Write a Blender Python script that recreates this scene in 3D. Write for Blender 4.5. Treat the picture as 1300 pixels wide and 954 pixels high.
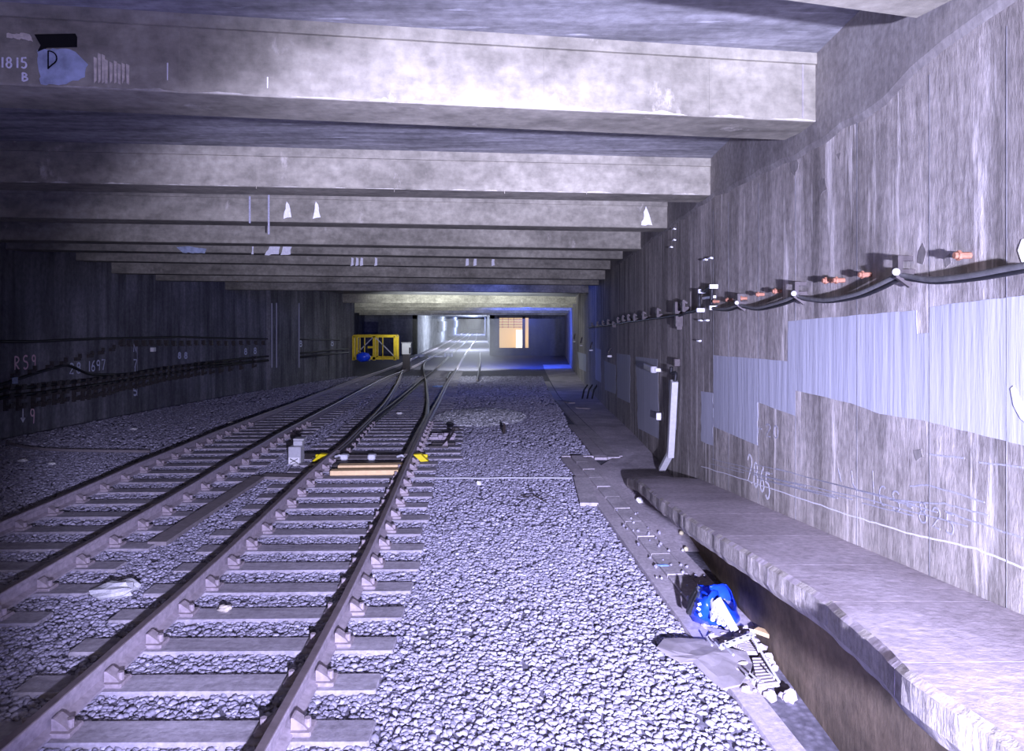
import bpy, math, random
import numpy as np
from mathutils import Vector, Matrix, noise
random.seed(7); RNG = np.random.default_rng(7)
S = bpy.context.scene
for o in list(bpy.data.objects): bpy.data.objects.remove(o)
COL = S.collection

# ---------------------------------------------------------------- camera
FPX, CX, CY, HC = 900.0, 650.0, 404.0, 2.65
cam = bpy.data.cameras.new('camera'); cam_o = bpy.data.objects.new('camera', cam); COL.objects.link(cam_o)
cam.sensor_width = 36.0; cam.lens = 36.0 * FPX / 1300.0
cam.shift_y = (CY - 477.0) / 1300.0
cam.clip_start = .05; cam.clip_end = 1000
cam_o.location = (0, 0, HC); cam_o.rotation_euler = (math.radians(90), 0, 0)
S.camera = cam_o

# ---------------------------------------------------------------- light
S.view_settings.view_transform = 'Standard'; S.view_settings.look = 'None'
S.view_settings.gamma = 1; S.view_settings.use_curve_mapping = False
S.view_settings.exposure = 0.14
w = bpy.data.worlds.new('dim_tunnel_air'); S.world = w; w.use_nodes = True
w.node_tree.nodes['Background'].inputs[0].default_value = (.85, .72, .48, 1)
w.node_tree.nodes['Background'].inputs[1].default_value = .018
def lamp(name, kind, loc, energy, color, target=None, **kw):
    l = bpy.data.lights.new(name, kind); l.energy = energy; l.color = color
    for k, v in kw.items(): setattr(l, k, v)
    o = bpy.data.objects.new(name, l); COL.objects.link(o); o.location = loc
    if target is not None:
        o.rotation_euler = (Vector(target) - Vector(loc)).to_track_quat('-Z', 'Y').to_euler()
    return o
lamp('torch_key', 'SPOT', (.85, -1.8, 2.3), 8200, (.62, .61, 1.0), (2.2, 8.5, 3.0), spot_size=math.radians(71), spot_blend=.85, shadow_soft_size=.07)
lamp('track_fill', 'SPOT', (.85, -1.8, 2.3), 6800, (.60, .58, 1.0), (-.8, 8.5, 1.3), spot_size=math.radians(53), spot_blend=.45, shadow_soft_size=.07)  # second spot at the key's place, added to brighten the trackbed
lamp('warm_fill', 'POINT', (-.6, -1.2, 3.5), 85, (1.0, .80, .55), shadow_soft_size=.3)  # added warm fill for the dim areas, no actual lamp here
lamp('low_blue_fill', 'POINT', (-.4, -1.2, .7), 620, (.28, .29, 1.0), shadow_soft_size=.6)  # blue fill added low down to lift the beam undersides
lamp('tunnel_torch', 'SPOT', (-2.2, 34, -.1), 22000, (.84, .90, 1.0), (-2.5, 43.5, 3.9), spot_size=math.radians(66), spot_blend=1.0, shadow_soft_size=.05)
lamp('tunnel_floor_torch', 'SPOT', (-2.6, 52, 3.25), 4200, (.80, .86, 1.0), (-3.6, 56, -1.2), spot_size=math.radians(85), spot_blend=.9, shadow_soft_size=.1)
lamp('bend_lamp', 'POINT', (-5.0, 88, 1.9), 2600, (.72, .80, 1.0), shadow_soft_size=.05)
lamp('bend_lamp', 'POINT', (-6.6, 120, 1.9), 3500, (.62, .72, 1.0), shadow_soft_size=.05)
lamp('bend_lamp', 'POINT', (-9.5, 170, 1.9), 6000, (.40, .50, 1.0), shadow_soft_size=.05)
lamp('blue_fill', 'SPOT', (1.0, 53, 3.25), 5200, (.03, .09, 1.0), (1.8, 62, .0), spot_size=math.radians(120), spot_blend=.9, shadow_soft_size=.3)  # unseen blue light added to tint the far haze
lamp('blue_fill', 'POINT', (-.4, 31.5, 4.1), 150, (.05, .12, 1.0), shadow_soft_size=.2)  # unseen blue light added between beams to tint the right wall

# ---------------------------------------------------------------- geometry of the place
YP = [-10, 12, 16, 20, 24, 28, 35, 48, 56, 400]; DP = [0, 0, .10, .27, .45, .6, .83, 1.17, 1.3, 1.3]
def zg(Y): return -float(np.interp(Y, YP, DP))
def G(px, py, h=0.0):
    lo, hi = .5, 400.
    for _ in range(50):
        m = (lo + hi) / 2
        if CY + FPX * (HC - (zg(m) + h)) / m > py: lo = m
        else: hi = m
    return Vector(((px - CX) / FPX * m, m, zg(m) + h))
def P(px, py, Y): return Vector(((px - CX) / FPX * Y, Y, HC + (CY - py) / FPX * Y))
WA, WB = 2.134, .046
def WX(Y): return WA + WB * Y
WN = Vector((-1, WB, 0)).normalized()
def WR(px, py, off=0.0):
    Y = WA / ((px - CX) / FPX - WB)
    return P(px, py, Y) + WN * off
LW_PTS = [(-10.9, -2), (-11.3, 8), (-11.8, 16.3), (-12.4, 24.5), (-12.35, 31), (-11.6, 39), (-10.4, 46.5)]
def LWn(k):
    a, b = LW_PTS[k], LW_PTS[k + 1]
    return Vector((b[1] - a[1], -(b[0] - a[0]), 0)).normalized()
def LW(px, py, off=0.0):
    s = (px - CX) / FPX
    for k in range(len(LW_PTS) - 1):
        (x0, y0), (x1, y1) = LW_PTS[k], LW_PTS[k + 1]
        den = (x1 - x0) - s * (y1 - y0)
        t = (s * y0 - x0) / den if abs(den) > 1e-9 else -1
        if -1e-6 <= t <= 1 + 1e-6:
            Y = y0 + t * (y1 - y0)
            if Y > 1: return P(px, py, Y) + LWn(k) * off
    return P(px, py, 46)

# ---------------------------------------------------------------- materials
def nt(name, rough=.85, spec=.3, metal=0.0):
    m = bpy.data.materials.new(name); m.use_nodes = True
    t = m.node_tree; b = t.nodes['Principled BSDF']
    b.inputs['Roughness'].default_value = rough; b.inputs['Specular IOR Level'].default_value = spec
    b.inputs['Metallic'].default_value = metal
    return m, t, b
def N(t, typ, **kw):
    n = t.nodes.new(typ)
    for k, v in kw.items():
        if k in n.inputs: n.inputs[k].default_value = v
        else: setattr(n, k, v)
    return n
def ramp(t, fac, stops):
    r = t.nodes.new('ShaderNodeValToRGB'); e = r.color_ramp.elements
    while len(e) < len(stops): e.new(.5)
    for i, (p, c) in enumerate(stops):
        e[i].position = p; e[i].color = (c[0], c[1], c[2], 1)
    t.links.new(fac, r.inputs[0]); return r.outputs[0]
def pos(t, scale):
    g = t.nodes.new('ShaderNodeNewGeometry'); m = t.nodes.new('ShaderNodeMapping')
    m.inputs['Scale'].default_value = scale
    t.links.new(g.outputs['Position'], m.inputs[0]); return m.outputs[0]
def noise_t(t, scale, vec, s=1.0, detail=6, rough=.6):
    n = t.nodes.new('ShaderNodeTexNoise'); n.inputs['Scale'].default_value = s
    n.inputs['Detail'].default_value = detail; n.inputs['Roughness'].default_value = rough
    t.links.new(pos(t, vec), n.inputs['Vector']); return n.outputs[0]
def mix(t, kind, fac, a, b):
    n = t.nodes.new('ShaderNodeMix'); n.data_type = 'RGBA'; n.blend_type = kind
    for s, v in ((n.inputs[0], fac), (n.inputs[6], a), (n.inputs[7], b)):
        if hasattr(v, 'links'): t.links.new(v, s)
        else: s.default_value = v if isinstance(v, float) else (*v, 1)
    return n.outputs[2]
def bump(t, b, h, strength, dist):
    n = t.nodes.new('ShaderNodeBump'); n.inputs['Strength'].default_value = strength; n.inputs['Distance'].default_value = dist
    t.links.new(h, n.inputs['Height']); t.links.new(n.outputs[0], b.inputs['Normal'])
def plain(name, c, rough=.6, metal=0., var=.25, sc=20., spec=.3):
    m, t, b = nt(name, rough, spec, metal)
    d = tuple(x * (1 - var) for x in c); l = tuple(min(1, x * (1 + var)) for x in c)
    t.links.new(ramp(t, noise_t(t, 1, (sc,) * 3), [(.3, d), (.7, l)]), b.inputs['Base Color'])
    return m
def emit(name, c, s):
    m, t, b = nt(name); b.inputs['Base Color'].default_value = (*c, 1)
    b.inputs['Emission Color'].default_value = (*c, 1); b.inputs['Emission Strength'].default_value = s
    return m
def concrete(name, dark, light, streak=(3, 3, .25), fine=14., drip=None, bs=.35, panel=0.0, lo=.32, hi=.68):
    m, t, b = nt(name, .9, .25)
    c = ramp(t, noise_t(t, 1, streak, 1., 9, .68), [(lo, dark), (hi, light)])
    f = ramp(t, noise_t(t, 1, (fine,) * 3, 1., 5), [(.3, (.72,) * 3), (.7, (1.18,) * 3)])
    c = mix(t, 'MULTIPLY', 1.0, c, f)
    big = ramp(t, noise_t(t, 1, (.5, .5, .5), 1., 3), [(.35, (.75,) * 3), (.65, (1.12,) * 3)])
    c = mix(t, 'MULTIPLY', 1.0, c, big)
    if drip:
        fac = ramp(t, noise_t(t, 1, drip[0], 1., 8, .7), [(drip[2], (0, 0, 0)), (drip[2] + .14, (1, 1, 1))])
        c = mix(t, 'MIX', fac, c, drip[1])
    if panel:
        wv = t.nodes.new('ShaderNodeTexWave'); wv.bands_direction = 'Y'; wv.inputs['Scale'].default_value = panel
        wv.inputs['Distortion'].default_value = .25; wv.inputs['Detail'].default_value = 1
        t.links.new(pos(t, (1, 1, .05)), wv.inputs['Vector'])
        c = mix(t, 'MULTIPLY', 1.0, c, ramp(t, wv.outputs[1], [(.0, (.78,) * 3), (.05, (.97,) * 3), (1, (1.04,) * 3)]))
    t.links.new(c, b.inputs['Base Color'])
    bump(t, b, noise_t(t, 1, (fine * .7, fine * .7, fine * .25), 1., 8, .7), bs, .02)
    return m
MAT = {}
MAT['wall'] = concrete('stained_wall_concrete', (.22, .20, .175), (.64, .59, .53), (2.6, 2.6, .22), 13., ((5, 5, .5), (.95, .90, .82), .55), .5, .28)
MAT['wall_dark'] = concrete('dark_wall_concrete', (.09, .09, .095), (.30, .30, .31), (1.6, 1.6, .2), 9., ((4, 4, .3), (.30, .30, .32), .64), .5, .28)  # darker tones than the right wall's concrete
MAT['infill'] = concrete('smooth_wall_head_concrete', (.24, .22, .20), (.38, .36, .33), (2, 2, 1.2), 18., ((5, 5, 1), (.36, .34, .31), .66), .2)
MAT['beam'] = concrete('precast_beam_concrete', (.18, .17, .13), (.38, .36, .275), (.9, 2, 2.6), 9., ((3, 3, 1.5), (.50, .47, .39), .62), .3)
MAT['deck'] = concrete('ceiling_slab_concrete', (.13, .13, .13), (.42, .42, .42), (.7, 5, 3), 10., ((1.2, 9, 3), (.75, .76, .78), .60), .4)
MAT['ramp'] = concrete('ramp_concrete', (.46, .40, .42), (.64, .57, .60), (2.2, 2.2, 2.2), 22., None, .35)
MAT['ramp_edge'] = concrete('broken_ramp_edge_concrete', (.30, .27, .23), (.60, .55, .49), (6, 6, 2), 30., None, .8)
MAT['brick'] = concrete('shaded_support_concrete', (.16, .13, .09), (.26, .20, .13), (2, 2, 2), 12., None, .4)  # brown shade beneath the slabs is put into this colour
MAT['kerb'] = concrete('trough_concrete', (.50, .45, .47), (.66, .60, .62), (3, 3, 3), 25., None, .3)
MAT['lid'] = concrete('trough_lid_concrete', (.48, .44, .45), (.64, .59, .60), (4, 4, 4), 25., None, .3)
MAT['dirt'] = concrete('packed_dirt', (.50, .45, .48), (.70, .64, .67), (2, 2, 2), 18., None, .5)
MAT['sleeper'] = concrete('weathered_sleeper_timber', (.32, .295, .32), (.48, .45, .485), (1.2, 12, 6), 22., None, .4)
MAT['rust'] = plain('dull_brown_rail_steel', (.42, .37, .40), .6, .1, .25, 16.)
MAT['railtop'] = plain('tarnished_rail_head', (.30, .25, .25), .42, .5, .2, 9.)
MAT['iron'] = plain('dark_cast_iron', (.075, .065, .062), .55, .4, .3, 20.)
MAT['chair'] = plain('dusty_cast_chair', (.36, .31, .32), .75, .1, .25, 20.)
MAT['black'] = plain('black_rubber', (.018, .018, .02), .5, 0, .2, 20.)
MAT['grey_cable'] = plain('dusty_grey_cable', (.12, .12, .115), .6, 0, .25, 20.)
MAT['yellow'] = plain('bright_yellow_paint', (.85, .70, .01), .45, 0, .06, 10.)
MAT['cage_yellow'] = plain('safety_yellow_paint', (.80, .58, .02), .5, 0, .15, 5.)
MAT['board'] = plain('fresh_sawn_timber', (.92, .66, .34), .7, 0, .12, 12.)
MAT['oldboard'] = plain('dusty_grey_timber', (.27, .24, .24), .85, 0, .2, 10.)
MAT['grey'] = plain('light_grey_paint', (.50, .50, .50), .5, 0, .1, 20.)
MAT['white'] = plain('white_paint', (.85, .84, .80), .6, 0, .06, 20.)
MAT['bag'] = plain('blue_plastic_bag', (.01, .07, .85), .3, 0, .25, 12., .6)
MAT['bag_in'] = plain('dark_blue_plastic', (.008, .03, .40), .35, 0, .3, 12., .5)
MAT['tube'] = plain('pale_grey_tube', (.55, .55, .55), .4, 0, .08, 30.)
MAT['alu'] = plain('bare_aluminium', (.72, .73, .76), .4, .15, .1, 30.)
MAT['card'] = plain('flattened_grey_card', (.33, .30, .31), .85, 0, .25, 6.)
MAT['twig'] = plain('dry_twig', (.05, .04, .035), .8, 0, .3, 30.)
MAT['rustbolt'] = plain('orange_rusty_bolt', (.32, .15, .09), .7, .2, .3, 40.)
MAT['brasslit'] = plain('yellowed_ball', (.55, .50, .30), .6, 0, .2, 30.)
MAT['litter_blue'] = plain('pale_blue_plastic', (.25, .40, .75), .4, 0, .2, 20.)
MAT['copper'] = plain('olive_cloth', (.10, .11, .06), .9, 0, .3, 10.)
MAT['chalk'] = plain('white_chalk', (.80, .80, .84), .95, 0, .15, 60.)
MAT['faintchalk'] = plain('faint_chalk', (.42, .42, .48), .95, 0, .25, 60.)
MAT['pinkpaint'] = plain('pale_pink_spray', (.95, .62, .66), .9, 0, .15, 40.)
MAT['bluechalk'] = plain('pale_blue_chalk', (.72, .76, .95), .95, 0, .2, 40.)
MAT['lime'] = plain('white_lime_deposit', (.85, .85, .84), .95, 0, .12, 30.)
MAT['limey'] = plain('yellowish_lime_deposit', (.62, .57, .45), .95, 0, .25, 30.)
MAT['limeblue'] = plain('bluish_white_wash', (.36, .42, .52), .9, 0, .35, 9.)
MAT['hole'] = plain('cavity_shade_and_ink', (.006, .006, .006), .95, 0, .2, 10.)  # flat black for ink, and for painted shade inside slots
MAT['shade'] = concrete('shaded_tunnel_lining', (.05, .05, .055), (.14, .14, .15), (1, 1, .3), 4., None, .3)  # shade of the recess and unlit walls is put into the lining colour
MAT['farwall'] = concrete('far_running_tunnel_lining', (.25, .26, .28), (.55, .56, .58), (1, .3, .6), 3., None, .3)
MAT['warm'] = emit('warm_room_glow', (1.0, .66, .28), .7)  # flat emission stands in for lamplight in the room
MAT['warmdoor'] = emit('cream_door_glow', (1.0, .92, .70), 1.5)  # lamplight on the door put in as emission, the door is no lamp
def paint_mat():
    m, t, b = nt('pale_blue_grey_overpaint', .75, .3)
    c = ramp(t, noise_t(t, 1, (7, 7, .35), 1., 7, .6), [(.3, (.47, .485, .54)), (.7, (.60, .615, .67))])
    t.links.new(c, b.inputs['Base Color'])
    bump(t, b, noise_t(t, 1, (9, 9, .8), 1., 6), .4, .02); return m
MAT['paint'] = paint_mat()
def ballast_mat(name, a, bb, c3):
    m, t, b = nt(name, .82, .35)
    g = t.nodes.new('ShaderNodeNewGeometry')
    c = ramp(t, g.outputs['Random Per Island'], [(.0, a), (.55, bb), (1, c3)])
    f = ramp(t, noise_t(t, 1, (60,) * 3, 1., 3), [(.3, (.8,) * 3), (.7, (1.15,) * 3)])
    t.links.new(mix(t, 'MULTIPLY', 1.0, c, f), b.inputs['Base Color']); return m
MAT['stone'] = ballast_mat('crushed_granite', (.25, .24, .29), (.345, .33, .405), (.50, .485, .575))
MAT['stone_pale'] = ballast_mat('fresh_pale_granite', (.40, .40, .40), (.62, .62, .62), (.85, .85, .85))
def floor_mat():
    m, t, b = nt('ballast_bed', .9, .2)
    v = t.nodes.new('ShaderNodeTexVoronoi'); v.inputs['Scale'].default_value = 17
    t.links.new(pos(t, (1, 1, 1)), v.inputs['Vector'])
    c = ramp(t, noise_t(t, 1, (9, 9, 9), 1., 6, .8), [(.3, (.16, .15, .18)), (.7, (.33, .315, .375))])
    c = mix(t, 'MULTIPLY', 1.0, c, ramp(t, v.outputs['Distance'], [(.0, (1.2,) * 3), (.6, (.6,) * 3)]))
    t.links.new(c, b.inputs['Base Color']); bump(t, b, v.outputs['Distance'], -.9, .05); return m
MAT['floor'] = floor_mat()

# ---------------------------------------------------------------- mesh builder
WLOC = {}
class M:
    def __init__(s): s.v = []; s.f = []
    def add(s, vs, fs):
        n = len(s.v); s.v += [tuple(v) for v in vs]; s.f += [tuple(n + i for i in f) for f in fs]; return s
    def box(s, c, size, R=None, ch=0.0):
        hx, hy, hz = (x / 2 for x in size); c = Vector(c)
        if ch <= 0:
            vs = [Vector((x, y, z)) for x in (-hx, hx) for y in (-hy, hy) for z in (-hz, hz)]
            fs = [(0, 1, 3, 2), (4, 6, 7, 5), (0, 4, 5, 1), (2, 3, 7, 6), (0, 2, 6, 4), (1, 5, 7, 3)]
        else:                                   # chamfered vertical section: octagon rings
            k = min(ch, hx * .9, hy * .9, hz * .9); vs = []; fs = []
            def ring(z, i): return [Vector((x, y, z)) for x, y in ((-hx + i, -hy + i + k), (-hx + i + k, -hy + i), (hx - i - k, -hy + i), (hx - i, -hy + i + k), (hx - i, hy - i - k), (hx - i - k, hy - i), (-hx + i + k, hy - i), (-hx + i, hy - i - k))]
            k2 = k; rings = [ring(-hz, k2 * .6), ring(-hz + k2, 0), ring(hz - k2, 0), ring(hz, k2 * .6)]
            for r in rings: vs += r
            for j in range(3):
                for i in range(8): fs.append((j * 8 + i, j * 8 + (i + 1) % 8, j * 8 + 8 + (i + 1) % 8, j * 8 + 8 + i))
            fs.append(tuple(reversed(range(8)))); fs.append(tuple(range(24, 32)))
        if R is not None: vs = [R @ v for v in vs]
        return s.add([c + v for v in vs], fs)
    def bar(s, a, b, w, h, up=(0, 0, 1)):
        a = Vector(a); b = Vector(b); d = (b - a); L = d.length; d.normalize()
        up = Vector(up)
        if abs(d.dot(up)) > .98: up = Vector((0, 1, 0))
        x = d.cross(up).normalized(); z = x.cross(d)
        R = Matrix((x, d, z)).transposed()
        return s.box((a + b) / 2, (w, L, h), R)
    def tube(s, pts, r, n=8, caps=True):
        pts = [Vector(p) for p in pts]; k = len(pts); rr = r if isinstance(r, (list, tuple)) else [r] * k
        vs = []; fs = []; u = None
        for i, p in enumerate(pts):
            d = (pts[min(i + 1, k - 1)] - pts[max(i - 1, 0)]).normalized()
            if u is None:
                u = d.orthogonal().normalized()
            else:
                u = (u - d * u.dot(d)); u = u.normalized() if u.length > 1e-6 else d.orthogonal().normalized()
            v = d.cross(u)
            for j in range(n):
                a = 2 * math.pi * j / n; vs.append(p + (u * math.cos(a) + v * math.sin(a)) * rr[i])
        for i in range(k - 1):
            for j in range(n): fs.append((i * n + j, i * n + (j + 1) % n, (i + 1) * n + (j + 1) % n, (i + 1) * n + j))
        if caps: fs.append(tuple(reversed(range(n)))); fs.append(tuple(range((k - 1) * n, k * n)))
        return s.add(vs, fs)
    def prism(s, poly, ext):
        poly = [Vector(p) for p in poly]; e = Vector(ext); n = len(poly)
        fs = [tuple(range(n)), tuple(reversed(range(n, 2 * n)))] + [(i, i + n, (i + 1) % n + n, (i + 1) % n) for i in range(n)]
        return s.add(poly + [p + e for p in poly], fs)
    def sweep(s, path, prof):                   # prof: (lateral, up) polygon swept along path
        path = [Vector(p) for p in path]; n = len(prof); k = len(path); vs = []; fs = []
        for i, p in enumerate(path):
            d = (path[min(i + 1, k - 1)] - path[max(i - 1, 0)]); d.z = 0; d.normalize()
            r = Vector((d.y, -d.x, 0))
            for a, b in prof: vs.append(p + r * a + Vector((0, 0, b)))
        for i in range(k - 1):
            for j in range(n): fs.append((i * n + j, i * n + (j + 1) % n, (i + 1) * n + (j + 1) % n, (i + 1) * n + j))
        fs.append(tuple(reversed(range(n)))); fs.append(tuple(range((k - 1) * n, k * n)))
        return s.add(vs, fs)
    def sphere(s, c, r, n=10, m=7, jit=0., sc=(1, 1, 1)):
        c = Vector(c); vs = [c + Vector((0, 0, -r * sc[2]))]; fs = []
        for i in range(1, m):
            a = -math.pi / 2 + math.pi * i / m
            for j in range(n):
                b = 2 * math.pi * j / n; q = r * (1 + random.uniform(-jit, jit))
                vs.append(c + Vector((q * sc[0] * math.cos(a) * math.cos(b), q * sc[1] * math.cos(a) * math.sin(b), q * sc[2] * math.sin(a))))
        vs.append(c + Vector((0, 0, r * sc[2]))); top = len(vs) - 1
        for j in range(n): fs.append((0, 1 + (j + 1) % n, 1 + j))
        for i in range(m - 2):
            for j in range(n):
                a0 = 1 + i * n; fs.append((a0 + j, a0 + (j + 1) % n, a0 + n + (j + 1) % n, a0 + n + j))
        a0 = 1 + (m - 2) * n
        for j in range(n): fs.append((a0 + j, a0 + (j + 1) % n, top))
        return s.add(vs, fs)
    def build(s, name, mat, parent=None, loc=None, smooth=False, bevel=0.0):
        loc = Vector(loc) if loc is not None else (WLOC[parent.name].copy() if parent else Vector((0, 0, 0)))
        me = bpy.data.meshes.new(name)
        me.from_pydata([tuple(Vector(v) - loc) for v in s.v], [], s.f)
        import bmesh
        bm = bmesh.new(); bm.from_mesh(me); bmesh.ops.recalc_face_normals(bm, faces=bm.faces); bm.to_mesh(me); bm.free()
        if smooth:
            me.polygons.foreach_set('use_smooth', [True] * len(me.polygons))
        mats = mat if isinstance(mat, (list, tuple)) else [mat]
        for k in mats: me.materials.append(MAT[k])
        o = bpy.data.objects.new(name, me); COL.objects.link(o)
        if parent:
            o.parent = parent; o.location = loc - WLOC[parent.name]
        else: o.location = loc
        WLOC[o.name] = loc
        if bevel > 0:
            b = o.modifiers.new('edge', 'BEVEL'); b.width = bevel; b.segments = 2; b.limit_method = 'ANGLE'
        return o
def tag(o, label=None, cat=None, group=None, kind=None):
    if label: o['label'] = label
    if cat: o['category'] = cat
    if group: o['group'] = group
    if kind: o['kind'] = kind
    return o
def thing(name, loc, label, cat, group=None):
    o = bpy.data.objects.new(name, None); COL.objects.link(o); o.location = loc; WLOC[o.name] = Vector(loc)
    o.empty_display_size = .1
    return tag(o, label, cat, group)
def rz(a): return Matrix.Rotation(a, 3, 'Z')

# ================================================================ SETTING
WEND = 75.0
ZS = [(-3, 4.20), (5, 4.20), (21, 4.21), (25, 4.02), (28, 3.95), (35, 3.86), (48, 3.62), (75, 2.72), (400, 2.62)]
def zs(Y): return float(np.interp(Y, [a for a, b in ZS], [b for a, b in ZS]))
def zd(Y): return zs(Y) + float(np.interp(Y, [0, 6, 10, 48, 75, 400], [.51, .52, .46, .5, .25, .0]))
# floor
m = M(); ys = [-3, 3, 8, 12, 14, 16, 18, 20, 22, 24, 26, 28, 31, 35, 40, 44, 48, 52, 56, 75, 110, 160, 260]
xs = [-26, -14, -8, -4, 0, 4, 8]
for y in ys:
    for x in xs: m.v.append((x, y, zg(y) - .025))
n = len(xs)
for i in range(len(ys) - 1):
    for j in range(n - 1): m.f.append((i * n + j, i * n + j + 1, (i + 1) * n + j + 1, (i + 1) * n + j))
tag(m.build('floor', 'floor'), 'ballast covered tunnel floor falling away into the distance', kind='structure')
# ceiling deck
m = M(); ys = [-3, 5, 12, 21, 25, 28, 35, 48, 75, 110, 260]
for y in ys:
    for x in (-26, 8): m.v.append((x, y, zd(y)))
for y in ys:
    for x in (-26, 8): m.v.append((x, y, zd(y) + .3))
k = len(ys) * 2
for i in range(len(ys) - 1):
    a = i * 2; m.f += [(a, a + 1, a + 3, a + 2), (k + a, k + a + 2, k + a + 3, k + a + 1)]
tag(m.build('ceiling', 'deck'), 'concrete ceiling slab above the cross beams', kind='structure')
# right wall: slab with thickness
wall_r = M()
poly = [(WX(-3), -3), (WX(WEND), WEND), (WX(WEND) + .5, WEND), (WX(-3) + .5, -3)]
wall_r.prism([(x, y, -1.9) for x, y in poly], (0, 0, 7.4))
wall_r = tag(wall_r.build('wall_right', 'wall'), 'stained concrete side wall right of the tracks', kind='structure')
# smooth infill at head of right wall
m = M(); a, b = 2.2, 21.0; q = []
for Y in np.linspace(a, b, 60):
    q.append((WX(Y), Y, float(np.interp(Y, [2, 3.9, 4.6, 6, 9, 21], [4.12, 4.08, 3.97, 4.0, 4.17, 4.19])) + .05 * noise.noise((Y * 2.1, 3, 1))))
prev = None
for (x, y, z) in q:
    p0 = Vector((x, y, z)); r = [p0 + WN * .0, p0 + WN * .014 + Vector((0, 0, .05)), Vector((x, y, 4.9)) + WN * .014, Vector((x, y, 4.9))]
    i = len(m.v); m.v += [tuple(t) for t in r]
    if prev is not None:
        for j in range(4): m.f.append((prev + j, prev + (j + 1) % 4, i + (j + 1) % 4, i + j))
    prev = i
tag(m.build('trim_1', 'infill'), 'smooth concrete infill between beam ends atop right wall', kind='structure')
# left wall
m = M()
for k in range(len(LW_PTS) - 1):
    (x0, y0), (x1, y1) = LW_PTS[k], LW_PTS[k + 1]
    m.prism([(x0, y0, -1.9), (x1, y1, -1.9), (x1 - .5, y1, -1.9), (x0 - .5, y0, -1.9)], (0, 0, 7.2))
wall_l = tag(m.build('wall_left', 'wall_dark'), 'dark concrete wall curving away on the left', kind='structure')
m = M(); a = LW(338, 420, -.1); b = LW(375, 420, -.1); e = LW(356, 420, .22) - LW(356, 420, -.1)
m.prism([(a.x, a.y, -1.5), (b.x, b.y, -1.5), (b.x + e.x, b.y + e.y, -1.5), (a.x + e.x, a.y + e.y, -1.5)], (0, 0, 5.6))
pil = m.build('pilaster', 'wall_dark', wall_l)
for px in (339, 345, 374):
    p = LW(px, 385, .235); q = LW(px, 467, .235)
    M().bar((p.x, p.y, p.z), (p.x, p.y, q.z), .09, .02, (0, 1, 0)).build('lime_streak', 'faintchalk', pil)
# side recess beyond left wall
m = M(); x1, y1 = LW_PTS[-1]
m.prism([(x1, y1, -1.9), (x1, y1 + .3, -1.9), (-16.5, y1 + .3, -1.9), (-16.5, y1, -1.9)], (0, 0, 6.6))
m.prism([(-16.5, y1, -1.9), (-16.0, y1, -1.9), (-16.0, 78, -1.9), (-16.5, 78, -1.9)], (0, 0, 6.6))
m.prism([(-16.5, 77, -1.9), (-10.3, 77, -1.9), (-10.3, 77.5, -1.9), (-16.5, 77.5, -1.9)], (0, 0, 6.0))
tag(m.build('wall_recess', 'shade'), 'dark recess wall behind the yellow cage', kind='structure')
# running tunnel beyond
m = M(); fl = [(-10.3, 77), (-11.3, 110), (-13.2, 160), (-16, 250)]
for (x0, y0), (x1, y1) in zip(fl, fl[1:]):
    m.prism([(x0, y0, -1.9), (x1, y1, -1.9), (x1 - .5, y1, -1.9), (x0 - .5, y0, -1.9)], (0, 0, 5.4))
wall_fl = tag(m.build('wall_far_left', 'farwall'), 'brightly lit lining of the running tunnel at the far bend', kind='structure')
m = M()
for i in range(16):
    Y = 108 + i * 5.2; x = np.interp(Y, [p[1] for p in fl], [p[0] for p in fl])
    m.box((x + .12, Y, 1.3), (.3, 3.4, 1.6))
m.build('lining_rib', 'farwall', wall_fl)
m = M(); fr = [(-2.35, 75), (-3.6, 110), (-6.5, 170), (-11, 250)]
for (x0, y0), (x1, y1) in zip(fr, fr[1:]):
    m.prism([(x0, y0, -1.9), (x1, y1, -1.9), (x1 + .5, y1, -1.9), (x0 + .5, y0, -1.9)], (0, 0, 5.4))
m.prism([(-17, 250, -1.9), (-10, 250, -1.9), (-10, 250.5, -1.9), (-17, 250.5, -1.9)], (0, 0, 5.4))
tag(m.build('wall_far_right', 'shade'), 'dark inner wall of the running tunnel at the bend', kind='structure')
# back wall with lit opening
oa, ob = P(632, 402, 75), P(671, 442, 75)
m = M(); X0, X1 = -2.35, WX(75) + .3
def bwall(xa, xb, za, zb): m.box(((xa + xb) / 2, 75.2, (za + zb) / 2), (xb - xa, .4, zb - za))
bwall(X0, oa.x, -1.9, 5.2); bwall(ob.x, X1, -1.9, 5.2); bwall(oa.x, ob.x, oa.z, 5.2); bwall(oa.x, ob.x, -1.9, ob.z)
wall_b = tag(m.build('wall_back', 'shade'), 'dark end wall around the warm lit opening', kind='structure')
m = M(); m.box(((oa.x + ob.x) / 2, 76.6, (oa.z + ob.z) / 2), (4.2, .1, 4.0))
win = tag(m.build('window_1', 'warm'), 'glowing panel standing for the warm lit room behind the end wall opening', kind='structure')
m = M(); m.box(((oa.x + ob.x) / 2, 75.1, oa.z - .08), (ob.x - oa.x, .3, .16)); m.box((oa.x + .08, 75.1, (oa.z + ob.z) / 2), (.16, .3, oa.z - ob.z)); m.box((ob.x - .5, 75.1, (oa.z + ob.z) / 2), (.3, .3, oa.z - ob.z))
m.build('window_frame', 'iron', win)
for i in range(4):
    z = oa.z - .3 - i * .28; M().bar((oa.x, 75.0, z), (ob.x - .6, 75.0, z), .04, .05).build('grille_bar', 'iron', win)
for i in range(3):
    x = oa.x + .5 + i * .6; M().bar((x, 75.0, oa.z), (x, 75.0, oa.z - 1.25), .05, .05).build('grille_bar', 'iron', win)
d0, d1 = P(655, 419, 75), P(666, 442, 75)
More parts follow.
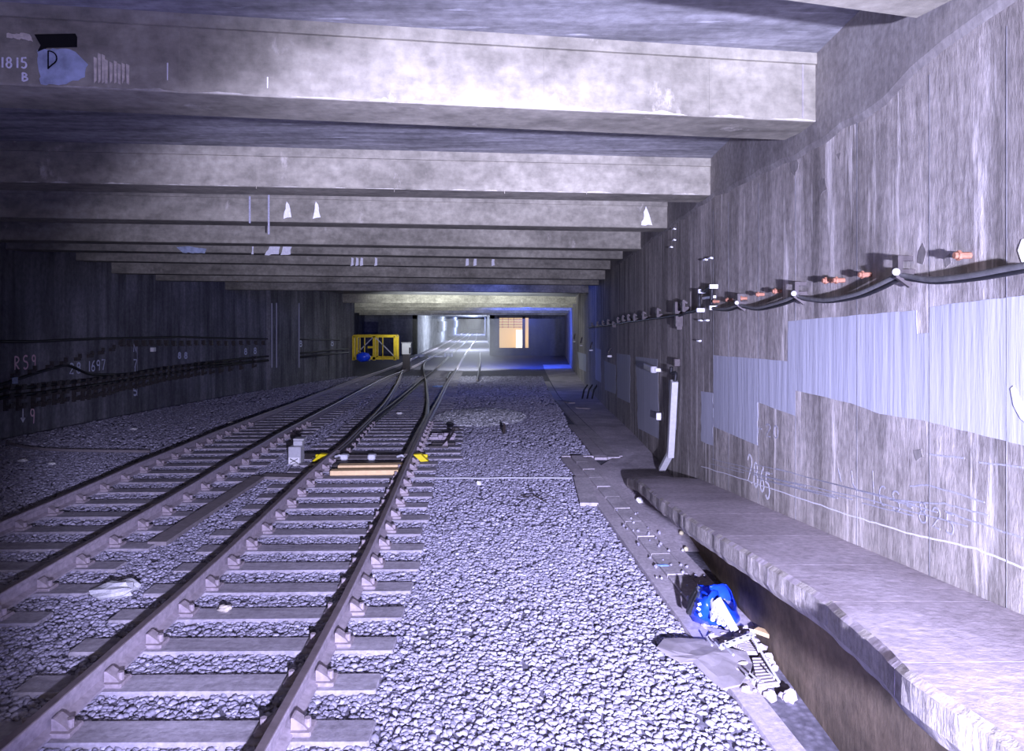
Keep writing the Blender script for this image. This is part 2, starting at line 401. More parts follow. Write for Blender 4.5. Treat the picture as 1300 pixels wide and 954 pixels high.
m = M(); m.box(((d0.x + d1.x) / 2, 75.3, (d0.z + d1.z) / 2), (d1.x - d0.x, .08, d0.z - d1.z))
tag(m.build('door_1', 'warmdoor'), 'cream door panel with lamplight put in as glow, inside the lit opening', kind='structure')

# ================================================================ CEILING BEAMS
BEAMS = [  # right px, left px
    ((1255, -30), (0, -235)), ((1037, 155), (0, 107)), ((903, 248), (0, 231)), ((848, 290), (0, 276)), ((814, 316.4), (31, 305)),
    ((791, 329), (31, 317)), ((774.6, 342), (104, 331)), ((768, 355), (138, 347)), ((760, 362), (165, 356)), ((747, 372), (200, 367)), ((731, 386), (340, 384))]
ORD = ['', '', 'second', 'third', 'fourth', 'fifth', 'sixth', 'seventh', 'eighth', 'ninth', 'tenth']
beams = []
def beam_from(yr, zr, yl, xl, dz, label, width=.58):
    """soffit front edge from right wall (yr) through the left point, extended into left wall"""
    R = Vector((WX(yr) + .05, yr, 0)); L = Vector((xl, yl, 0)); d = (L - R)
    t = (-14.2 - R.x) / d.x; L = R + d * t
    nrm = Vector((d.y, -d.x, 0)).normalized()
    if nrm.y < 0: nrm = -nrm
    top = zr + dz
    o = thing('ceiling_beam', (R.x, R.y, zr), label, 'beam', 'concrete cross beams under the tunnel roof')
    pr = [(0, 0.012), (.012, 0), (width - .012, 0), (width, .012), (width, dz + .12), (0, dz + .12)]
    m = M(); segs = 8; base = None
    for i in range(segs + 1):
        p = R.lerp(L, i / segs); j = len(m.v)
        for a, b in pr: m.v.append(tuple(p + nrm * a + Vector((0, 0, zr + b))))
        if base is not None:
            for k in range(6): m.f.append((base + k, base + (k + 1) % 6, j + (k + 1) % 6, j + k))
        base = j
    m.f.append((0, 1, 2, 3, 4, 5)); m.f.append(tuple(range(base, base + 6)))
    m.build('beam_body', 'beam', o)
    # top fillet strip
    f = M(); f.prism([R - nrm * .03 + Vector((0, 0, top - .09)), R + Vector((0, 0, top - .09)), R + Vector((0, 0, top + .1)), R - nrm * .03 + Vector((0, 0, top + .1))], L - R)
    f.build('top_fillet', 'beam', o)
    beams.append((o, R, L, nrm)); return o
for i, ((xr, yr), (xl, yl)) in enumerate(BEAMS):
    Y = WA / ((xr - CX) / FPX - WB); z = HC + (CY - yr) / FPX * Y
    Yl = (z - HC) * FPX / (CY - yl); Xl = (xl - CX) / FPX * Yl
    lab = ('concrete ceiling beam cut by top edge, nearest overhead' if i == 0 else
           'broad pale ceiling beam with 1815 B chalked and a black slot at its left end' if i == 1 else
           '%s concrete ceiling beam back, counting the one chalked 1815 B as first' % ORD[i])
    beam_from(Y, z, Yl, Xl, zd(Y) - z if i > 0 else .7, lab, .58 if i else .5)
for i, (Y, nm) in enumerate(((53.5, 'first'), (58.5, 'second'), (63.5, 'third'), (68.5, 'fourth'))):
    beam_from(Y, zs(Y), Y - 2, -10, zd(Y) - zs(Y), '%s low distant ceiling beam lit beyond the dark lintel beam' % nm)
B1, R1_, L1_, N1 = beams[1]
def on_beam(k, px, py, off=.004):
    o, R, L, nr = beams[k]; d = Vector(((px - CX) / FPX, 1, (CY - py) / FPX)); c = Vector((0, 0, HC))
    t = (R - c).dot(nr) / d.dot(nr)
    return c + d * t - nr * off
def beam_poly(k, name, mat, pts, label=None, th=.004):
    o, R, L, nr = beams[k]
    m = M(); m.prism([on_beam(k, x, y, 0) for x, y in pts], -nr * th)
    x = m.build(name, mat, o)
    if label: x['label'] = label
    return x
def ragged(pts, amp=1.2, step=5):
    out = []
    for (a, b) in zip(pts, pts[1:] + pts[:1]):
        L = math.hypot(b[0] - a[0], b[1] - a[1]); n = max(1, int(L / step))
        for i in range(n):
            t = i / n; j = 0 if i == 0 else random.uniform(-amp, amp)
            out.append((a[0] + (b[0] - a[0]) * t + j, a[1] + (b[1] - a[1]) * t + j))
    return out
beam_poly(1, 'white_wash_patch', 'limeblue', ragged([(47, 64), (84, 62), (96, 66), (112, 82), (108, 98), (84, 107), (52, 107)], 1.5), 'bluish white wash below the slot', .003)
beam_poly(1, 'black_slot', 'hole', [(44, 44), (96, 43), (98, 47), (98, 60), (60, 61), (48, 66), (52, 58)], 'black rectangular slot', .006)  # flat black patch, the slot's inner shade is in its colour
beam_poly(1, 'lime_crust', 'limey', ragged([(9, 43), (38, 44), (42, 53), (30, 50), (9, 48)], 2, 3), None, .006)
for a in range(9):
    x = 120 + a * 5.2 + random.uniform(-1, 1); y0 = 70 + a * 1.2 + random.uniform(-5, 5)
    beam_poly(1, 'lime_drip', 'limey', [(x - 1.5, y0), (x + 2.5, y0 + 2), (x + 2, 104 + random.uniform(-4, 4)), (x - 1, 106)], None, .006)
MAT['crust'] = plain('dull_lime_crust', (.44, .42, .34), .95, 0, .3, 14.)
for k, x0, x1, f in ((1, 60, 1025, lambda x: 107 + x * .0463), (2, 20, 885, lambda x: 231.5 + x * .0188)):
    x = x0
    while x < x1:
        L = random.uniform(30, 110) / k; h = random.uniform(2, 6) / k
        up = [(x + L * t, f(x + L * t) - .6 - h * (.35 + .65 * random.random()) * math.sin(math.pi * min(1, max(.04, t)))) for t in np.linspace(0, 1, 12)]
        dn = [(x + L * t, f(x + L * t) - .6) for t in (1, .5, 0)]
        beam_poly(k, 'edge_crust', 'crust', up + dn, None, .003); x += L + random.uniform(2, 40)
for x, y0, y1 in ((212, 80, 102), (226, 40, 108), (466, 52, 122), (339, 98, 112), (690, 60, 128), (900, 72, 140)):
    yy = x * .046; 
    beam_poly(1, 'joint_line', 'lime' if x in (212, 339) else 'beam', [(x, y0), (x + 1.6, y0), (x + 1.2, y1), (x + .2, y1)], None, .004)
beam_poly(1, 'edge_joint', 'infill', [(1018, 72), (1020, 72), (1020, 150), (1018, 150)], None, .004)
for k, rows in ((2, ((170, 205, 228), (325, 196, 240), (500, 200, 244), (640, 205, 246), (744, 206, 247))), (3, ((555, 262, 280), (722, 262, 285)))):
    for x, y0, y1 in rows: beam_poly(k, 'joint_line', 'beam', [(x, y0), (x + 1.3, y0), (x + 1, y1), (x, y1)], None, .004)
for x in (365, 402):
    beam_poly(3, 'lime_patch', 'lime', ragged([(x - 1, 256), (x + 2, 260), (x + 5, 276), (x - 5, 278)], .8, 4))
beam_poly(3, 'lime_patch', 'lime', ragged([(820, 262), (824, 272), (828, 286), (814, 286)], .8, 4))
for p in ([(345, 310), (355, 308), (354, 323), (336, 324)], [(360, 309), (370, 308), (369, 323), (356, 324)], [(320, 313), (322, 313), (322, 323), (319, 323)], [(384, 308), (388, 310), (387, 313), (384, 312)]):
    beam_poly(5, 'lime_patch', 'lime', ragged(p, .8, 4))
beam_poly(5, 'lime_patch', 'limeblue', ragged([(224, 314), (235, 313), (262, 316), (260, 322), (232, 321)], .8, 4))
for x in (446, 452, 458, 476, 592, 602, 625):
    beam_poly(6, 'lime_patch', 'lime', ragged([(x, 327), (x + 3, 328), (x + 3, 337), (x - 1, 338)], .6, 4))
for p0, p1 in (((318, 250), (318, 285)), ((342, 248), (342, 308))):
    k = 3; a = on_beam(k, *p0, off=.05); b = on_beam(k, p1[0], min(p1[1], 284), off=.05)
    c = M(); c.tube([a, (a.x, a.y, b.z - (.0 if p1[1] < 300 else .18))], .016, 6)
    c.build('hanging_wire', 'faintchalk', beams[k][0])

# ================================================================ WRITING STROKES
def arc(cx, cy, rx, ry, a0, a1, n=10): return [(cx + rx * math.cos(math.radians(a0 + (a1 - a0) * i / n)), cy + ry * math.sin(math.radians(a0 + (a1 - a0) * i / n))) for i in range(n + 1)]
GL = {
 '0': [arc(.3, .5, .26, .48, 90, 450, 16)], '1': [[(.3, 1), (.3, 0)]],
 '2': [arc(.3, .74, .26, .25, 170, -40, 8) + [(.04, .02), (.58, .02)]],
 '3': [arc(.28, .76, .25, .23, 150, -90, 8) + arc(.28, .27, .28, .26, 90, -150, 8)],
 '5': [[(.55, 1), (.12, .98), (.08, .58)] + arc(.28, .3, .28, .3, 110, -140, 10)],
 '6': [[(.5, 1), (.25, .8), (.08, .4)] + arc(.3, .26, .24, .25, 160, 520, 12)],
 '7': [[(.05, 1), (.56, 1), (.25, 0)]],
 '8': [arc(.3, .76, .21, .22, -90, 270, 12) + arc(.3, .27, .26, .27, 90, -270, 12)],
 '9': [arc(.3, .74, .22, .24, 0, 360, 12), [(.52, .74), (.5, .4), (.45, 0)]],
 'B': [[(.08, 0), (.08, 1)] + arc(.1, .76, .36, .24, 90, -90, 8) + arc(.1, .26, .46, .26, 90, -90, 8)],
 'R': [[(.08, 0), (.08, 1)] + arc(.1, .74, .42, .25, 90, -90, 8) + [(.56, 0)]],
 'S': [arc(.32, .76, .25, .22, 40, 260, 9) + arc(.3, .27, .26, .27, 80, -150, 9)],
 'D': [[(.1, 0), (.1, 1)] + arc(.1, .6, .42, .4, 90, -60, 8) + [(.1, .05)]],
 'v': [[(.3, 1), (.3, 0)], [(.05, .3), (.3, 0), (.55, .3)]], '-': [[(.1, .5), (.5, .5)]], 'C': [arc(.36, .5, .28, .46, 60, 300, 10)], 'N': [[(.08, 0), (.08, 1), (.5, 0), (.5, 1)]],
}
def strokes(name, mat, lines, mapf, nrm, parent, wd, label=None, th=.001):
    """lines of 2-D pixel points mapped on a surface by mapf; flat ribbons th thick"""
    m = M(); nrm = Vector(nrm)
    for ln in lines:
        pts = [mapf(x, y) for x, y in ln]
        if len(pts) < 2: continue
        side = []
        for i in range(len(pts)):
            d = (pts[min(i + 1, len(pts) - 1)] - pts[max(i - 1, 0)])
            d = d.normalized() if d.length > 1e-7 else Vector((0, 0, 1))
            side.append(d.cross(nrm).normalized() * wd / 2)
        b = len(m.v)
        for p, s in zip(pts, side): m.v += [tuple(p - s), tuple(p + s), tuple(p + s + nrm * th), tuple(p - s + nrm * th)]
        for i in range(len(pts) - 1):
            for j in range(4): m.f.append((b + i * 4 + j, b + i * 4 + (j + 1) % 4, b + i * 4 + 4 + (j + 1) % 4, b + i * 4 + 4 + j))
        m.f.append((b, b + 1, b + 2, b + 3)); e = b + (len(pts) - 1) * 4; m.f.append((e, e + 1, e + 2, e + 3))
    o = m.build(name, mat, parent)
    if label: o['label'] = label
    return o
def word(txt, x, y, h, w=None, slx=0.0, sly=0.0, gap=1.0):
    """pixel polylines of a word: x,y lower left, h cap height; sly = px drop per px advance"""
    w = w or h * .62; out = []; cx = 0.0
    for ch in txt:
        if ch != ' ':
            for ln in GL[ch]:
                out.append([(x + cx + u * w + v * h * slx, y - v * h + (cx + u * w) * sly) for u, v in ln])
        cx += w * (gap if ch != '1' else gap * .75)
    return out
bm1 = lambda x, y: on_beam(1, x, y, .002)
strokes('chalk_number', 'chalk', word('1815', 0, 86, 13, 12, 0, .02, .9), bm1, -N1, B1, .010, 'thin chalk number 1815', .004)
strokes('chalk_letter', 'chalk', word('B', 28, 103, 10, 13), bm1, -N1, B1, .010, 'chalk letter B', .004)
strokes('ink_mark', 'hole', word('D', 59, 88, 23, 26), bm1, -N1, B1, .008, 'dark scrawled D mark', .005)
wr = lambda x, y: WR(x, y, .0006)
rot = [(949, 611), (956.5, 617), (964.5, 623), (971.5, 632)]
hs = [38, 34, 34, 36]
ln = []
for ch, (x, y), h in zip('2865', rot, hs): ln += word(ch, x, y, h - 3, 9.5, .0, .5)
strokes('painted_number', 'chalk', ln, wr, WN, wall_r, .024, 'white painted number 2865', .001)
strokes('chalk_number', 'faintchalk', word('CS-825', 1115, 640, 26, 18, 0, .42, .95), wr, WN, wall_r, .010, 'faint chalk scrawl CS-825', .001)
strokes('chalk_number', 'faintchalk', word('-20', 962, 552, 16, 10, 0, .2), wr, WN, wall_r, .012, 'faint chalk number -20', .001)
def jit(pts, n, a): 
    out = []
    for (p, q) in zip(pts, pts[1:]):
        for i in range(n): t = i / n; out.append((p[0] + (q[0] - p[0]) * t, p[1] + (q[1] - p[1]) * t + random.uniform(-a, a)))
    return out + [pts[-1]]
strokes('chalk_line', 'chalk', [jit([(890, 592), (985, 622), (1080, 655), (1160, 679), (1240, 697), (1299, 722)], 10, .7)], wr, WN, wall_r, .010, 'long white scrape line above the ramp')
lns = []
for i in range(16):
    x0 = random.uniform(895, 1150); x1 = x0 + random.uniform(40, 150); y0 = 573 + (x0 - 890) * .235 + random.uniform(-3, 20); sl = random.uniform(.2, .27)
    lns.append(jit([(x0, y0), (x1, y0 + (x1 - x0) * sl)], 8, .6))
strokes('scratch_lines', 'faintchalk', lns, wr, WN, wall_r, .007)
lns = [[(1108, 598), (1110, 640)], jit([(1155, 618), (1180, 616), (1250, 638)], 8, .6), jit([(1130, 635), (1200, 640), (1255, 655)], 8, 1), jit([(1200, 650), (1298, 683)], 8, 1), jit([(1180, 577), (1225, 582)], 6, .5), jit([(1243, 587), (1299, 594)], 6, .5)]
strokes('chalk_scribble', 'faintchalk', lns, wr, WN, wall_r, .008)
strokes('pale_drip', 'faintchalk', [jit([(1081, 598), (1083, 615), (1089, 625)], 4, .4), jit([(1064, 595), (1068, 612)], 4, .4)], wr, WN, wall_r, .012)

def wall_poly(name, mat, pts, label=None, th=.0025, amp=.6, step=9):
    m = M(); m.prism([WR(x, y, -.001) for x, y in (ragged(pts, amp, step) if amp else pts)], WN * th)
    o = m.build(name, mat, wall_r)
    if label: o['label'] = label
    return o
wall_poly('paint_patch', 'paint', [(1000.6, 408), (1164, 394), (1165, 424), (1180, 423), (1181, 390), (1225, 384), (1330, 372), (1330, 577), (1300, 566), (1168, 533), (1118, 526), (1080, 512), (1010, 496), (1010, 528.5), (962, 511), (962, 566), (906, 542), (906, 451), (1000, 459)], 'large stepped pale blue overpaint patch')
wall_poly('paint_patch', 'paint', [(890, 497), (905.4, 499), (905.4, 566), (898, 564), (890, 560)], 'narrow pale overpaint strip')
wall_poly('paint_patch', 'paint', [(849, 482), (858.5, 486), (858.5, 546), (849, 538)])
wall_poly('paint_patch', 'paint', [(807, 453), (835, 456), (836.5, 557.6), (810, 544)])
wall_poly('paint_patch', 'paint', [(783, 449), (800, 451), (799.6, 512), (783.4, 504.5)])
wall_poly('paint_patch', 'paint', [(767, 458), (781.6, 464), (781.6, 500.6), (767.7, 495)])
wall_poly('paint_patch', 'paint', [(755.7, 442), (763, 444), (763, 486), (756, 482)])
wall_poly('paint_patch', 'paint', [(733, 447), (744, 450), (744, 472), (735, 468)])
wall_poly('white_splash', 'white', [(1293, 318), (1298, 304), (1312, 300), (1318, 318), (1310, 338), (1298, 333)], 'round white paint splash', .005)
wall_poly('white_splash', 'white', [(1284, 494), (1288, 490), (1297, 510), (1312, 530), (1312, 545), (1297, 532), (1288, 515)], None, .006)
for pts in ([(1004, 205), (1010, 196), (1014, 208), (1010, 224), (1004, 218)], [(1038, 230), (1048, 226), (1050, 240), (1042, 248)], [(1166, 320), (1172, 308), (1176, 320), (1172, 336), (1165, 334)], [(1199, 328), (1206, 322), (1208, 334), (1201, 340)], [(1062, 196), (1068, 194), (1066, 204)], [(1160, 572), (1170, 570), (1172, 580), (1164, 586)]):
    wall_poly('dark_patch', 'infill', pts, None, .003, .8, 5)
for x in (905.6, 925, 963, 1010, 1088, 1180, 1278):          # vertical shutter joints in the wall
    p = WR(x, 300, .0); M().bar((p.x, p.y, .05), (p.x, p.y, 4.0), .004, .004, (0, 1, 0)).build('shutter_joint', 'wall_dark', wall_r)
# anchor bolts in a row
for x, y in ((992, 370), (1058, 356.5), (1106, 349), (1232, 324.5), (970, 374), (948, 379), (930, 381), (913, 383), (1072, 356)):
    p = WR(x, y, -.02); o = M(); o.tube([p, p + WN * .10], .017, 8); o.tube([p + WN * .07, p + WN * .085], .026, 6)
    o.build('anchor_bolt', 'rustbolt', wall_r)
for x, y in ((858, 291), (858, 305), (854, 314), (898, 330), (905, 328), (892, 407), (900, 407), (890, 433)):
    p = WR(x, y, -.01); o = M(); o.bar(p, p + WN * .06, .03, .02); o.bar(p + WN * .05 - Vector((0, .06, 0)), p + WN * .05 + Vector((0, .05, 0)), .02, .02)
    o.build('wall_hook', 'alu', wall_r)

# ================================================================ WALL CABLES
def smooth_path(pts, n=6):
    pts = [Vector(p) for p in pts]; out = []
    for i in range(len(pts) - 1):
        p0 = pts[max(i - 1, 0)]; p1 = pts[i]; p2 = pts[i + 1]; p3 = pts[min(i + 2, len(pts) - 1)]
        for j in range(n):
            t = j / n; out.append(.5 * ((2 * p1) + (p2 - p0) * t + (2 * p0 - 5 * p1 + 4 * p2 - p3) * t * t + (3 * p1 - p0 - 3 * p2 + p3) * t ** 3))
    return out + [pts[-1]]
c1 = [(1330, 336), (1300, 341), (1250, 350), (1200, 355), (1165, 350), (1156, 350), (1130, 362), (1100, 374), (1060, 381), (1030, 378), (1022, 376), (1000, 384), (970, 391), (951, 388), (945, 388), (930, 392), (913, 392)]
c2 = [(1330, 340), (1300, 346), (1250, 354), (1200, 358), (1165, 354), (1156, 353), (1130, 366), (1100, 377), (1060, 383), (1030, 380), (1022, 379), (1000, 387), (970, 393), (951, 390), (945, 390), (930, 394), (913, 393)]
t = thing('wall_cable', WR(1156, 350, .05), 'pair of sagging dark cables clipped along the right wall above the big paint patch', 'cable')
M().tube(smooth_path([WR(x, y, .075) for x, y in c1], 5), .015, 8).build('cable', 'grey_cable', t, smooth=True)
M().tube(smooth_path([WR(x, y, .05) for x, y in c2], 5), .014, 8).build('cable', 'black', t, smooth=True)
for x, y in ((1160, 350), (1024, 376), (948, 387)):
    p = WR(x, y, 0); m = M()
    m.box(p + WN * .05 + Vector((0, 0, .02)), (.11, .045, .03)); m.box(p + WN * .09 + Vector((0, 0, .06)), (.03, .06, .11)); m.box(p + WN * .05 + Vector((0, .02, .10)), (.10, .035, .03)); m.bar(p + WN * .02 + Vector((0, 0, -.06)), p + WN * .10, .03, .025)
    m.build('cable_clamp', 'iron', t)
    m = M(); m.sphere(p + WN * .11 + Vector((0, -.02, .02)), .022, 8, 6); m.build('clamp_bolt', 'alu', t)
t = thing('cable_loop', WR(903, 378, .05), 'black cable loop rising around a small bracket on right wall', 'cable')
lp = [(913, 392), (910, 390), (909.5, 380), (910, 366), (906, 366), (901, 370), (895, 370), (893.5, 378), (893.5, 391), (888, 395), (878, 397)]
M().tube(smooth_path([WR(x, y, .06) for x, y in lp], 4), .022, 8).build('cable', 'black', t, smooth=True)
m = M(); m.bar(WR(895, 379, .02), WR(909, 377, .02), .04, .03); m.build('bracket', 'alu', t)
for x, y in ((896, 370), (911, 364), (894, 394), (911, 391)):
    m = M(); m.box(WR(x, y, .05), (.10, .04, .05)); m.build('clip', 'alu', t)
t = thing('wall_cable', WR(800, 405, .05), 'thin black cable on many small clamps receding along right wall', 'cable')
cc = [(878, 397), (868, 401), (862, 401), (842, 404), (835, 404.5), (825, 406), (812, 408), (800, 409), (790, 411), (780, 412), (770, 413.5), (760, 414.5), (748, 416)]
M().tube([WR(x, y, .06) for x, y in cc], .02, 8).build('cable', 'black', t, smooth=True)
for x, y, s in ((875, 393, 1.5), (865, 395, 1.8), (841, 401, 1.3), (822, 404, 1.2), (810, 406, 1.2), (802, 406, 1.2), (795, 407, 1.2), (788, 409, 1.2), (782, 414, 1.6), (775, 411, 1.2), (768, 412, 1.2), (761, 413, 1.2), (754, 414, 1.2)):
    p = WR(x, y, 0); m = M(); m.box(p + WN * .05, (.11, .05 * s, .05 * s)); m.box(p + WN * .09 + Vector((0, 0, .05)), (.04, .06 * s, .10 * s)); m.bar(p + WN * .03 + Vector((0, 0, .09)), p + WN * .10 + Vector((0, 0, .13)), .04, .03)
    m.build('cable_clamp', 'iron', t)
m = M(); p = WR(866, 408, .05); m.box(p, (.12, .10, .16)); m.box(p + Vector((0, 0, -.1)), (.08, .07, .06)); m.build('hanging_box', 'iron', t)

# conduit channel down to ramp end
a = WR(863.5, 484, .09); b = WR(858, 580, .09); c = WR(853, 604, .17); c.z = zg(c.y) + .1
t = thing('cable_channel', (b.x, b.y, b.z), 'tall pale metal cable channel running down right wall to the ramp end', 'conduit')
m = M(); m.bar(a, b, .10, .12, (0, 1, 0)); m.bar(b + Vector((0, 0, .05)), c, .10, .09, (0, 1, 0)); m.build('channel', 'grey', t, bevel=.008)
m = M(); m.tube(smooth_path([a + Vector((0, 0, -.05)), a + Vector((.02, 0, .12)), WR(862, 474, .12), WR(862, 466, .12)], 4), .028, 8); m.build('cable', 'black', t, smooth=True)
# wall fittings
def wall_box(px0, py0, px1, py1, dep, mat, label, cat, name='wall_box', extra=None):
    cpt = WR((px0 + px1) / 2, (py0 + py1) / 2, 0); A = WR(px0, py0, dep); Bp = WR(px1, py1, dep)
    t = thing(name, cpt, label, cat)
    w_ = max(.06, abs(px1 - px0) / FPX * cpt.y); h_ = abs(A.z - Bp.z); ang = math.atan2(-WB, 1)
    ln_ = max(.08, min(.5, w_ * .9))
    R = rz(ang)
    m = M(); m.box(cpt + WN * (w_ * .45), (w_ * .9, ln_ * .5, h_), R, .01); m.build('body', mat, t)
    m = M(); m.box(cpt + WN * (w_ * .45) + Vector((0, -ln_ * .25 - .006, 0)), (w_ * .7, .012, h_ * .8), R); m.build('cover', mat, t)
    return t, cpt
wall_box(836.5, 521, 845, 537, .1, 'white', 'bright white switch box low on right wall beside the cable channel', 'box')
wall_box(859, 454, 868, 467, .1, 'iron', 'dark junction box on right wall above the tall cable channel', 'box', 'junction_box')
t, cpt = wall_box(835, 466, 843, 474, .1, 'white', 'long grey bulkhead fitting with white end on right wall', 'light fitting', 'bulkhead_fitting')
M().box(cpt + WN * .1 + Vector((.01, .55, 0)), (.12, 1.0, .12), rz(math.atan2(-WB, 1)), .02).build('housing', 'grey', t)
for x, y, s, d in ((776, 452, 5, 'nearest of the white fronted lamps in a row low along far right wall'), (752, 444.5, 4, 'second white fronted lamp along the far right wall, above a paint strip'), (739, 438.5, 3, 'third white fronted lamp along the far right wall'), (730, 433.5, 2.5, 'farthest white fronted lamp along the right wall, in the blue haze')):
    t, cpt = wall_box(x - s / 2, y - s / 2, x + s / 2 + 1, y + s / 2 + 1, .1, 'white', d, 'light fitting', 'bulkhead_fitting')
    k = cpt.y / 30; M().tube([cpt + WN * .1 + Vector((0, 0, .1 * k)), cpt + WN * .05 + Vector((0, 0, .3 * k)), cpt + Vector((0, 0, .35 * k))], .03 * k, 6).build('hook', 'iron', t)

# ================================================================ LEFT WALL FITTINGS
def lwp(off): return lambda x, y: LW(x, y, off)
nL = LWn(1)
strokes('painted_letters', 'pinkpaint', word('RS', 18, 470, 17, 11, 0, -.1, 1.0) + word('9', 40, 467, 16, 9), lwp(.003), nL, wall_l, .045, 'pale pink spray painted RS9')
strokes('painted_arrow', 'chalk', word('v', 26, 536, 18, 10), lwp(.003), nL, wall_l, .04, 'white painted down arrow')
strokes('painted_number', 'pinkpaint', word('9', 38, 538, 19, 10), lwp(.003), nL, wall_l, .04, 'pale pink painted number 9')
strokes('chalk_number', 'bluechalk', word('28', 88, 475, 13, 9, 0, -.1), lwp(.003), LWn(2), wall_l, .05, 'bluish chalk number 28')
strokes('chalk_number', 'bluechalk', word('1697', 111, 472, 13, 8, 0, -.1, .8), lwp(.003), LWn(2), wall_l, .045, 'bluish chalk number 1697')
for y0, s in ((447, 'N'), (467, '7'), (476, '1'), (502, '5')): strokes('chalk_mark', 'bluechalk', word(s, 169, y0, 10, 8), lwp(.003), LWn(2), wall_l, .06)
strokes('chalk_line', 'faintchalk', [jit([(174, 435), (174, 503)], 10, .3)], lwp(.003), LWn(2), wall_l, .05)
for x, y in ((237, 452), (229, 452), (313, 447), (325, 446), (383, 437), (423, 436)): strokes('chalk_mark', 'bluechalk', word('8', x - 3, y + 3, 7, 6), lwp(.003), LWn(4), wall_l, .07)
t = thing('wall_cable', LW(100, 433, .05), 'black cable running level along the upper left wall', 'cable')
M().tube([LW(x, y, .06) for x, y in ((-40, 435), (0, 434), (40, 434), (80, 432), (130, 430), (180, 429), (230, 428), (300, 430), (380, 431), (430, 432))], .035, 8).build('cable', 'black', t, smooth=True)
for i in range(20):
    x = 152 + i * 9.5 if i < 20 else 0; y = 435 + .4 * math.sin(i) 
    m = M(); p = LW(x, y, 0); n_ = LWn(3); m.box(p + n_ * .06, (.14, .10, .16)); m.box(p + n_ * .1 + Vector((0, 0, -.1)), (.10, .16, .05)); m.build('cable_bracket', 'iron', t)
t = thing('wall_cable', LW(60, 475, .05), 'dark drooping cable on left wall between the RS9 and the lower bracket row', 'cable')
M().tube(smooth_path([LW(x, y, .07) for x, y in ((-40, 500), (0, 488), (20, 481), (45, 473), (70, 466), (82, 464), (95, 469), (110, 475), (130, 476), (160, 475), (200, 468), (260, 463), (330, 458), (420, 449))], 4), .04, 8).build('cable', 'black', t, smooth=True)
for x, y in ((16, 477), (38, 472), (60, 466), (78, 461), (96, 456), (112, 452), (126, 448), (140, 444), (152, 436)):
    m = M(); p = LW(x, y, 0); n_ = LWn(2); m.box(p + n_ * .05, (.10, .18, .10)); m.box(p + n_ * .08 + Vector((0, .06, .08)), (.08, .05, .12)); m.build('cable_bracket', 'iron', t)
t = thing('cable_shelf', LW(60, 500, .05), 'low row of dark three hook cable brackets carrying cables along the left wall', 'cable rack')
for x, dy in ((5, 0), (21, 0), (40, -2), (53, -4), (67, -6), (77, -7), (92, -9), (103, -10), (111, -11), (120, -13), (130, -14), (138, -16), (147, -18), (155, -20), (164, -21), (172, -22), (181, -24), (190, -26), (198, -28), (207, -30), (214, -31), (222, -32), (230, -33), (238, -34), (247, -36), (256, -37), (266, -38), (278, -39.5), (290, -41), (304, -43), (320, -45), (345, -48), (365, -51)):
    p = LW(x, 505 + dy, 0); n_ = LWn(2); m = M(); hh = .62 if x < 140 else .55
    m.box(p + n_ * .04, (.08, .08, hh))
    for j in (-1, 0, 1): m.box(p + n_ * .11 + Vector((0, 0, j * hh * .36)), (.16, .12, .07)); m.box(p + n_ * .18 + Vector((0, 0, j * hh * .36 + .05)), (.04, .12, .08))
    m.build('cable_bracket', 'iron', t)
sh = [(-40, 512), (5, 500), (40, 497), (92, 490), (147, 482), (198, 474), (256, 465), (320, 458), (380, 452), (440, 446)]
for k, dy in enumerate((-6, 3)): M().tube([LW(x, y + dy * (1 - (x / 900)), .11) for x, y in sh], .045, 8).build('cable', 'black', t, smooth=True)
t = thing('wall_label', LW(12, 484, .05), 'small pale blue plate on left wall under the RS9', 'plate')
m = M(); m.prism([LW(9.5, 480, .10), LW(16, 479, .10), LW(16, 487, .10), LW(9.5, 488, .10)], LWn(1) * .02); m.build('plate', 'limeblue', t)
m = M(); m.bar(LW(12.7, 483.5, -.02), LW(12.7, 483.5, .11), .05, .05); m.build('standoff', 'iron', t)
m = M(); p = LW(192, 444, .06); m.box(p, (.12, .16, .14)); o = m.build('wall_plate', 'white', loc=p); tag(o, 'tiny white square marker fixed high on the left wall', 'marker')

# ================================================================ TRACKS
def ip(tab): ys_, xs_ = zip(*tab); return lambda Y: float(np.interp(Y, ys_, xs_))
def sm(tab, s=3.0):
    f = ip(tab)
    def g(Y): 
        k = np.linspace(-s, s, 9); return float(np.mean([f(Y + a * min(1, Y / 12)) for a in k]))
    return g
fR2 = sm([(-5, -1.36), (5, -1.44), (7.2, -1.50), (9.4, -1.63), (12, -1.80), (16.9, -2.12), (20, -2.34), (25, -2.66), (38, -3.47), (54, -4.2), (68, -4.72), (92, -5.4), (126, -6.4), (170, -8.4), (240, -12)])
fDV = sm([(10, -3.10), (13, -3.24), (14.7, -3.42), (18.1, -3.72), (21.7, -4.10), (26, -4.60), (31, -5.22), (39, -6.25), (51.5, -7.95), (59, -8.85), (66, -9.30), (80, -9.5)])
fLC = sm([(0, -5.15), (4, -5.22), (6.3, -5.35), (9, -5.45), (11.5, -5.52), (15, -5.86), (20, -6.35), (26, -6.98), (35, -7.75), (41, -8.15), (54, -8.5), (64, -8.55), (90, -8.8), (142, -10.4), (205, -12.7), (240, -14)])
GA = 1.50
RAIL = [(-.07, 0), (-.07, .018), (-.012, .038), (-.010, .105), (-.036, .122), (-.036, .152), (-.026, .16), (.026, .16), (.036, .152), (.036, .122), (.010, .105), (.012, .038), (.07, .018), (.07, 0)]
